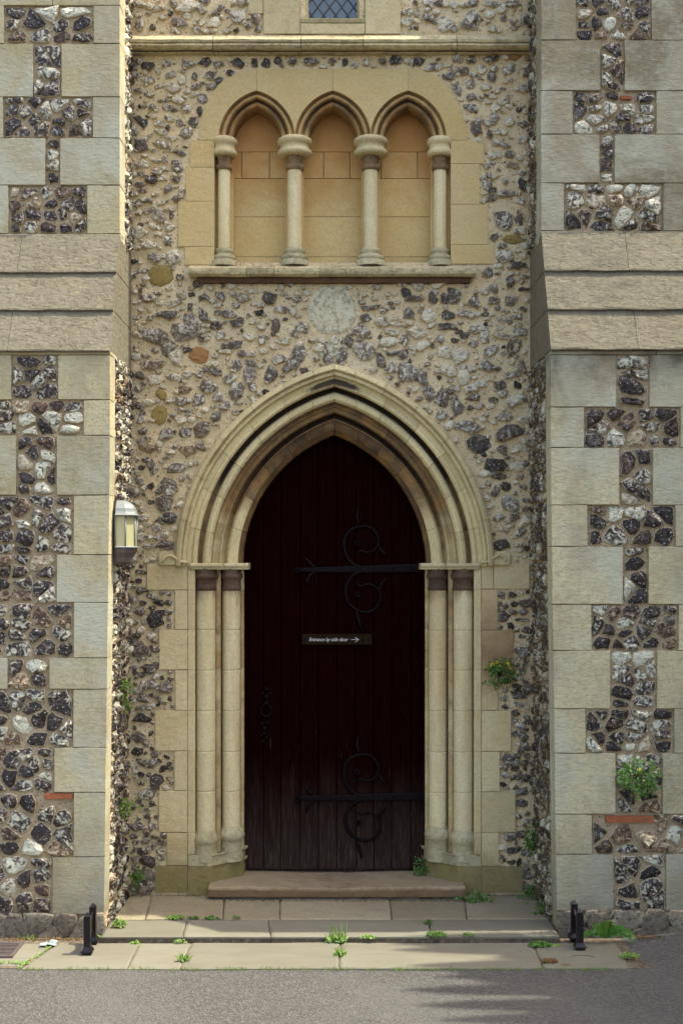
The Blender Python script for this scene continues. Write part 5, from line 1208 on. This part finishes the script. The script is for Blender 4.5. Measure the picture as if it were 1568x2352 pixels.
def weed(name, label, px, py, y, zg, r_, n, lr, mat, h=.03, cat='weed', group=None, blades=0):
    c = np.array((X(px, y), y, zg)); rt = thing(name, label, cat, tuple(c), group); lf = MB()
    for k in range(n):
        a = rng.uniform(0, 6.28); q = r_ * rng.random() ** .5; p = c + np.array((q * math.cos(a), q * .5 * math.sin(a), h * rng.random() * (1 - q / r_ * .6) + .004))
        leaf(lf, p, lr * rng.uniform(.6, 1.2), (rng.gauss(0, .6), rng.gauss(-.5, .5), 1), rng.random())
    for k in range(blades):
        b = c + np.array((rng.gauss(0, r_ * .4), rng.gauss(0, r_ * .2), 0)); t = b + np.array((rng.gauss(0, .03), rng.gauss(0, .02), rng.uniform(.4, 1) * h * 2.2))
        d = np.array((.0016, 0, 0)); m = (b + t) / 2 + np.array((0, 0, .01)); lf.add([b - d, b + d, m + d, t, m - d], [(0, 1, 2, 4), (4, 2, 3)], tone=rng.random())
    lf.build('leaves', M[mat], rt, attrs=True); return rt
ps = 'weeds in the paving joints'
weed('weed', 'bright sunlit weed at left end of the upper paving joint', 404, 2110, -.47, 0, .045, 70, .010, 'leaf_l', .02)
weed('weed', 'small weed in shade just right of the first sunlit one', 443, 2112, -.47, 0, .028, 30, .008, 'leaf', .012)
weed('weed', 'flat green weed in the joint below the left end of the step', 486, 2112, -.47, 0, .035, 40, .009, 'leaf', .014)
weed('weed', 'tiny weed in the joint left of paving centre', 542, 2113, -.47, 0, .02, 20, .007, 'leaf', .014)
weed('weed', 'bright plant at foot of left buttress inner corner', 274, 2122, -.62, 0, .035, 70, .010, 'leaf_l', .05)
weed('weed', 'small green plant between left boot scraper and buttress corner', 232, 2134, -.70, -.045, .025, 50, .009, 'leaf_l', .04)
weed('weed', 'weed below the kerb between left paving slabs', 312, 2165, -.79, -.045, .03, 60, .009, 'leaf_l', .03)
weed('weed', 'tall grassy weed at the kerb below the door', 772, 2152, -.775, -.03, .05, 90, .012, 'leaf_l', .05, blades=26)
weed('weed', 'weed running down the slab joint below the door', 782, 2190, -.98, -.030, .03, 60, .010, 'leaf_l', .03, blades=8)
weed('weed', 'bright weed by the kerb at the sun edge', 1001, 2146, -.765, -.002, .045, 80, .011, 'leaf_l', .02)
weed('weed', 'small weed in the upper joint at right centre', 983, 2120, -.56, 0, .02, 40, .008, 'leaf', .02)
weed('weed', 'small pale weed along the kerb right of centre', 1075, 2146, -.765, -.002, .025, 35, .008, 'leaf_l', .018)
weed('weed', 'pale weed along the kerb left of centre', 845, 2153, -.775, -.01, .035, 40, .009, 'leaf_l', .015)
weed('weed', 'small green tuft under the kerb at left', 415, 2158, -.785, -.030, .03, 40, .008, 'leaf_l', .02)
weed('weed', 'grassy tuft in the front slab joint at left', 421, 2207, -1.06, -.030, .03, 30, .009, 'leaf_l', .02, blades=30)
weed('weed', 'leafy weed in slab joint left of right boot scraper', 1237, 2168, -.84, -.030, .05, 90, .013, 'leaf', .025)
weed('weed', 'reddish brown low weed at the slab corner', 1262, 2207, -1.09, -.030, .04, 80, .009, 'leaf_r', .02)
weed('weed', 'second reddish weed lying along the asphalt edge', 1300, 2214, -1.13, -.045, .05, 90, .008, 'leaf_r', .02)
weed('moss_tuft', 'yellow green mossy tuft at right end of the slabs', 1443, 2194, -1.02, -.03, .05, 110, .007, 'leaf_l', .03, 'moss')
weed('weed', 'small grass tuft at foot of left buttress', 65, 2160, -.70, -.05, .03, 10, .007, 'leaf_l', .02, blades=26)
# creeping runner weed
# dandelion
dn_ = thing('dandelion', 'broad leaved green dandelion beside the right boot scraper', 'plant', (X(1390, -.72), -.72, -.035))
for k in range(13):
    a = R(-25 + 215 * k / 13 + rng.uniform(-8, 8)); Ln = rng.uniform(.10, .165); c0 = np.array((X(1390, -.76), -.765, -.01)); d = np.array((math.cos(a), -abs(math.sin(a)) * .30 - .12, abs(math.sin(a)) * .75 + .05)); d /= np.linalg.norm(d)
    sd_ = np.cross(d, (0, -1, .4)); sd_ /= np.linalg.norm(sd_); mb = MB(); vs = []; n = 9
    for i in range(n):
        t = i / (n - 1); w = .0135 * math.sin(math.pi * min(1, t * .9 + .08)) * (1 + (.55 if i % 2 else -.45)); p = c0 + d * Ln * t + np.array((0, -.01 * math.sin(t * 3), .03 * math.sin(t * 3.1) - .035 * t * t))
        vs += [p - sd_ * w, p + np.array((0, 0, -.004)), p + sd_ * w]
    mb.add(vs, [(i * 3 + q, i * 3 + q + 1, i * 3 + q + 4, i * 3 + q + 3) for i in range(n - 1) for q in (0, 1)], tone=rng.choice((0., .3, .7, 1.)), smooth=False); mb.build('leaf', M['leaf_m'], dn_, attrs=True)
# runner beside it
rn = thing('creeping_weed', 'green weed creeping sideways over slab left of right boot scraper', 'weed', (X(1262, -.8), -.8, -.04)); lf = MB()
for k in range(40):
    t = k / 40; p = (X(1232 + 52 * t, -.82), -.83 + rng.gauss(0, .008), -.035 + rng.random() * .012); leaf(lf, p, .011, (rng.gauss(0, .4), -.6, 1), rng.random())
lf.build('leaves', M['leaf_l'], rn, attrs=True)
# grass fringe at the asphalt edge and grit in the joints
lf = MB()
for k in range(900):
    px = rng.uniform(50, 1440); g_ = nz(px * .02, 1, 1) 
    if g_ < -.05 and rng.random() < .8: continue
    y = yc - .006 + rng.gauss(0, .006) + (.0 if px < 1415 else .05); x = X(px, y); h = rng.uniform(.004, .016) * (1 + g_); b = np.array((x, y, -.037)); t = b + np.array((rng.gauss(0, .008), rng.gauss(0, .006), h + .006)); d = np.array((.0014, 0, 0))
    lf.add([b - d, b + d, t], [(0, 1, 2)], tone=rng.random())
for k in range(90):      # left slab joint moss and drain edge
    t = rng.random(); px = 135 - 87 * t + rng.gauss(0, 3); y = yb + (yc - yb) * t; b = np.array((X(px, y) - .006, y, -.033)); leaf(lf, b + np.array((0, 0, rng.random() * .008)), .005, (rng.gauss(0, .4), -.4, 1), rng.random())
for k in range(90):
    px = rng.uniform(0, 70); y = -1.09 + rng.gauss(0, .008); leaf(lf, (X(px, y), y, -.031 + rng.random() * .008), .005, (rng.gauss(0, .4), -.4, 1), rng.random())
gf = lf.build('grass_fringe', M['leaf_l'], None, attrs=True); tag(gf, 'thin fringe of grass and moss along the paving edge', 'grass', None, 'stuff')
lf = MB()
for k in range(1500):     # fallen bits and grit against the walls
    z = rng.random()
    if z < .4: x = rng.uniform(-1.95, XL - .02); y = YL - .03 - abs(rng.gauss(0, .02)); zz0 = -.033
    elif z < .7: x = rng.uniform(XR + .4, 1.95); y = YL - .03 - abs(rng.gauss(0, .03)); zz0 = -.022
    else: x = rng.uniform(XL, XR); y = (-.01 - abs(rng.gauss(0, .02))) if abs(x) > .7 else -.125 - abs(rng.gauss(0, .01)); zz0 = .002
    leaf(lf, (x, y, zz0 + rng.random() * .004), rng.uniform(.003, .007), (rng.gauss(0, .5), rng.gauss(0, .5), 1), rng.random())
o = lf.build('fallen_debris', M['leaf_r'], None, attrs=True); tag(o, 'brown leaf litter and grit along the wall foot', 'litter', None, 'stuff')
# crumpled paper
mb = MB(); c = (X(112, -.82), -.82, -.031); N = 7; vs = []
for j in range(N):
    for i in range(N): u, v = i / (N - 1) - .5, j / (N - 1) - .5; vs.append((c[0] + u * .075 + rng.gauss(0, .003), c[1] + v * .045 + rng.gauss(0, .002), c[2] + .006 + rng.random() * .012 * (1 - abs(u)) + (.008 if i > 3 and j > 2 else 0)))
mb.add(vs, [(j * N + i, j * N + i + 1, (j + 1) * N + i + 1, (j + 1) * N + i) for j in range(N - 1) for i in range(N - 1)])
vs2 = [(v[0], v[1], v[2] - .0015) for v in vs]; mb.add(vs2, [(j * N + i, (j + 1) * N + i, (j + 1) * N + i + 1, j * N + i + 1) for j in range(N - 1) for i in range(N - 1)])
tag(mb.build('paper_scrap', M['paper']), 'crumpled pale scrap of paper on the paving at left', 'litter')
mb = MB(); tube(mb, [(X(1198, -.9), -.93, -.028), (X(1212, -.9), -.935, -.026), (X(1224, -.9), -.94, -.028)], .0014, 5); tag(mb.build('straw', M['paper']), 'thin white straw lying on the shaded slab', 'litter')
mb = MB(); tube(mb, smooth_path([(X(1310, -1.), -1.0, -.028), (X(1330, -1.), -.985, -.026), (X(1350, -1.), -.99, -.026), (X(1364, -1.), -1.01, -.028)], 3), .0012, 5); tag(mb.build('twig', M['bark']), 'thin dark twig on the shaded slab below right boot scraper', 'twig')

# ------------------------------------------------------------------ the conifer right of the frame whose pointed leaders throw the shadow
TX = 3.55; TA = math.tan(SUN_EL)
tips = [(-.76, .29), (-.86, .30), (-1.10, .33), (-1.22, .47), (-1.40, .33), (-1.59, .35), (-1.76, .45), (-1.98, .4), (-2.2, .5), (-2.5, .4), (-2.8, .55), (-3.1, .5), (-3.5, .6)]
vals = [(-.81, .62), (-.98, .70), (-1.17, .55), (-1.29, .62), (-1.47, .84), (-1.67, .78), (-1.87, .8), (-2.1, .8), (-2.35, .85), (-2.65, .9), (-2.95, .9), (-3.3, .95)]
tree = thing('conifer_tree', 'dark pointed conifer standing right of the path, casting the fingered shadow', 'tree', (TX + .5, -2.1, ZR))
mb = MB(); tube(mb, [(TX + .5, -2.1, ZR - .1), (TX + .5, -2.1, 2.0), (TX + .45, -2.1, 4.2)], [.16, .13, .06], 10); mb.build('trunk', M['bark'], tree)
cr = MB()
def cone(cx, cy, z0, z1, r_):
    n = 9; vs = [];  prof = [(r_, z0), (r_ * .92, z0 + (z1 - z0) * .3), (r_ * .7, z0 + (z1 - z0) * .6), (r_ * .34, z0 + (z1 - z0) * .86), (.004, z1)]
    for k, (rr, z) in enumerate(prof):
        for i in range(n): a = 2 * math.pi * i / n; q = rr * rng.uniform(.85, 1.1); vs.append((cx + q * math.cos(a), cy + q * math.sin(a), z))
    cr.add(vs, [(k * n + i, k * n + (i + 1) % n, (k + 1) * n + (i + 1) % n, (k + 1) * n + i) for k in range(4) for i in range(n)], tone=rng.uniform(0, .5))
    for q in range(60):
        t = rng.random(); z = z0 + (z1 - z0) * t; rr = r_ * (1 - t) ** .7; a = rng.uniform(0, 6.28); leaf(cr, (cx + rr * math.cos(a), cy + rr * math.sin(a), z), .022, (math.cos(a), math.sin(a), .8), rng.random())
for (y, x) in tips: cone(TX + rng.uniform(-.02, .02), y, (TX - x) * TA - 1.0, (TX - x) * TA, .085)
for y in np.arange(-.80, -3.4, -.05):
    x = np.interp(-y, [-q[0] for q in vals], [q[1] for q in vals]) + .02; t_ = np.interp(-y, [.80, 3.4], [0, 1])
    cone(TX + .06 + rng.uniform(-.02, .02), y, (TX - x) * TA - 1.6, (TX - x) * TA - .02, .10)
for (y, x) in vals: cone(TX + .05, y, (TX - x) * TA - 2.4, (TX - x) * TA + .05, .15)
body = MB(); vs = []; NA2, NZ2 = 26, 12       # main mass below the leaders
ytop = {}
for k in range(NZ2 + 1):
    t = k / NZ2; z = .25 + t * 4.1; rx_, ry_ = (.75, 1.50) if t < .85 else (.45, 1.46)
    for i in range(NA2): a = 2 * math.pi * i / NA2; q = 1 + .08 * nz(math.cos(a) * 3, math.sin(a) * 3, z * 2); vs.append((TX + .55 + rx_ * q * math.cos(a) * (.7 + .3 * math.sin(math.pi * min(1, t + .15))), -2.24 + ry_ * max(-1, min(1, q * math.sin(a))), z))
cr.add(vs, [(k * NA2 + i, k * NA2 + (i + 1) % NA2, (k + 1) * NA2 + (i + 1) % NA2, (k + 1) * NA2 + i) for k in range(NZ2) for i in range(NA2)] + [tuple(NZ2 * NA2 + i for i in range(NA2))], tone=.2)
for q in range(5000):
    v = vs[rng.randrange(len(vs))]; p = np.array(v) + np.array((rng.gauss(0, .05), rng.gauss(0, .03), rng.gauss(0, .12))); leaf(cr, (p[0], min(p[1], -.76), p[2]), rng.uniform(.03, .06), (p[0] - TX - .5, p[1] + 2.2, .3), rng.random())
cr.build('crown', M['leaf_d'], tree, attrs=True)
sky_blocker = thing('conifer_tree', 'taller unseen conifer added farther right to block sky light', 'tree', (6.6, -3.6, ZR))  # added out of view, cuts sky light to darken the shaded asphalt
mb = MB(); tube(mb, [(6.6, -3.6, -.1), (6.6, -3.6, 4), (6.6, -3.6, 9)], [.25, .18, .05], 10); mb.build('trunk', M['bark'], sky_blocker)
cr = MB(); vs = []
for k in range(15):
    t = k / 14; z = .4 + t * 9.6; rr = 2.3 * (1 - t) ** .6 * (.75 + .25 * math.sin(min(1, t * 6) * 1.57)) + .02
    for i in range(22): a = 2 * math.pi * i / 22; q = rr * (1 + .15 * nz(math.cos(a) * 2, math.sin(a) * 2, z)); vs.append((6.6 + q * math.cos(a), -3.6 + q * 1.1 * math.sin(a), z))
cr.add(vs, [(k * 22 + i, k * 22 + (i + 1) % 22, (k + 1) * 22 + (i + 1) % 22, (k + 1) * 22 + i) for k in range(14) for i in range(22)], tone=.2)
for q in range(4000):
    v = vs[rng.randrange(len(vs))]; leaf(cr, (v[0] + rng.gauss(0, .15), v[1] + rng.gauss(0, .15), v[2] + rng.gauss(0, .25)), rng.uniform(.06, .12), (v[0] - 6.6, v[1] + 3.6, .5), rng.random())
cr.build('crown', M['leaf_d'], sky_blocker, attrs=True)
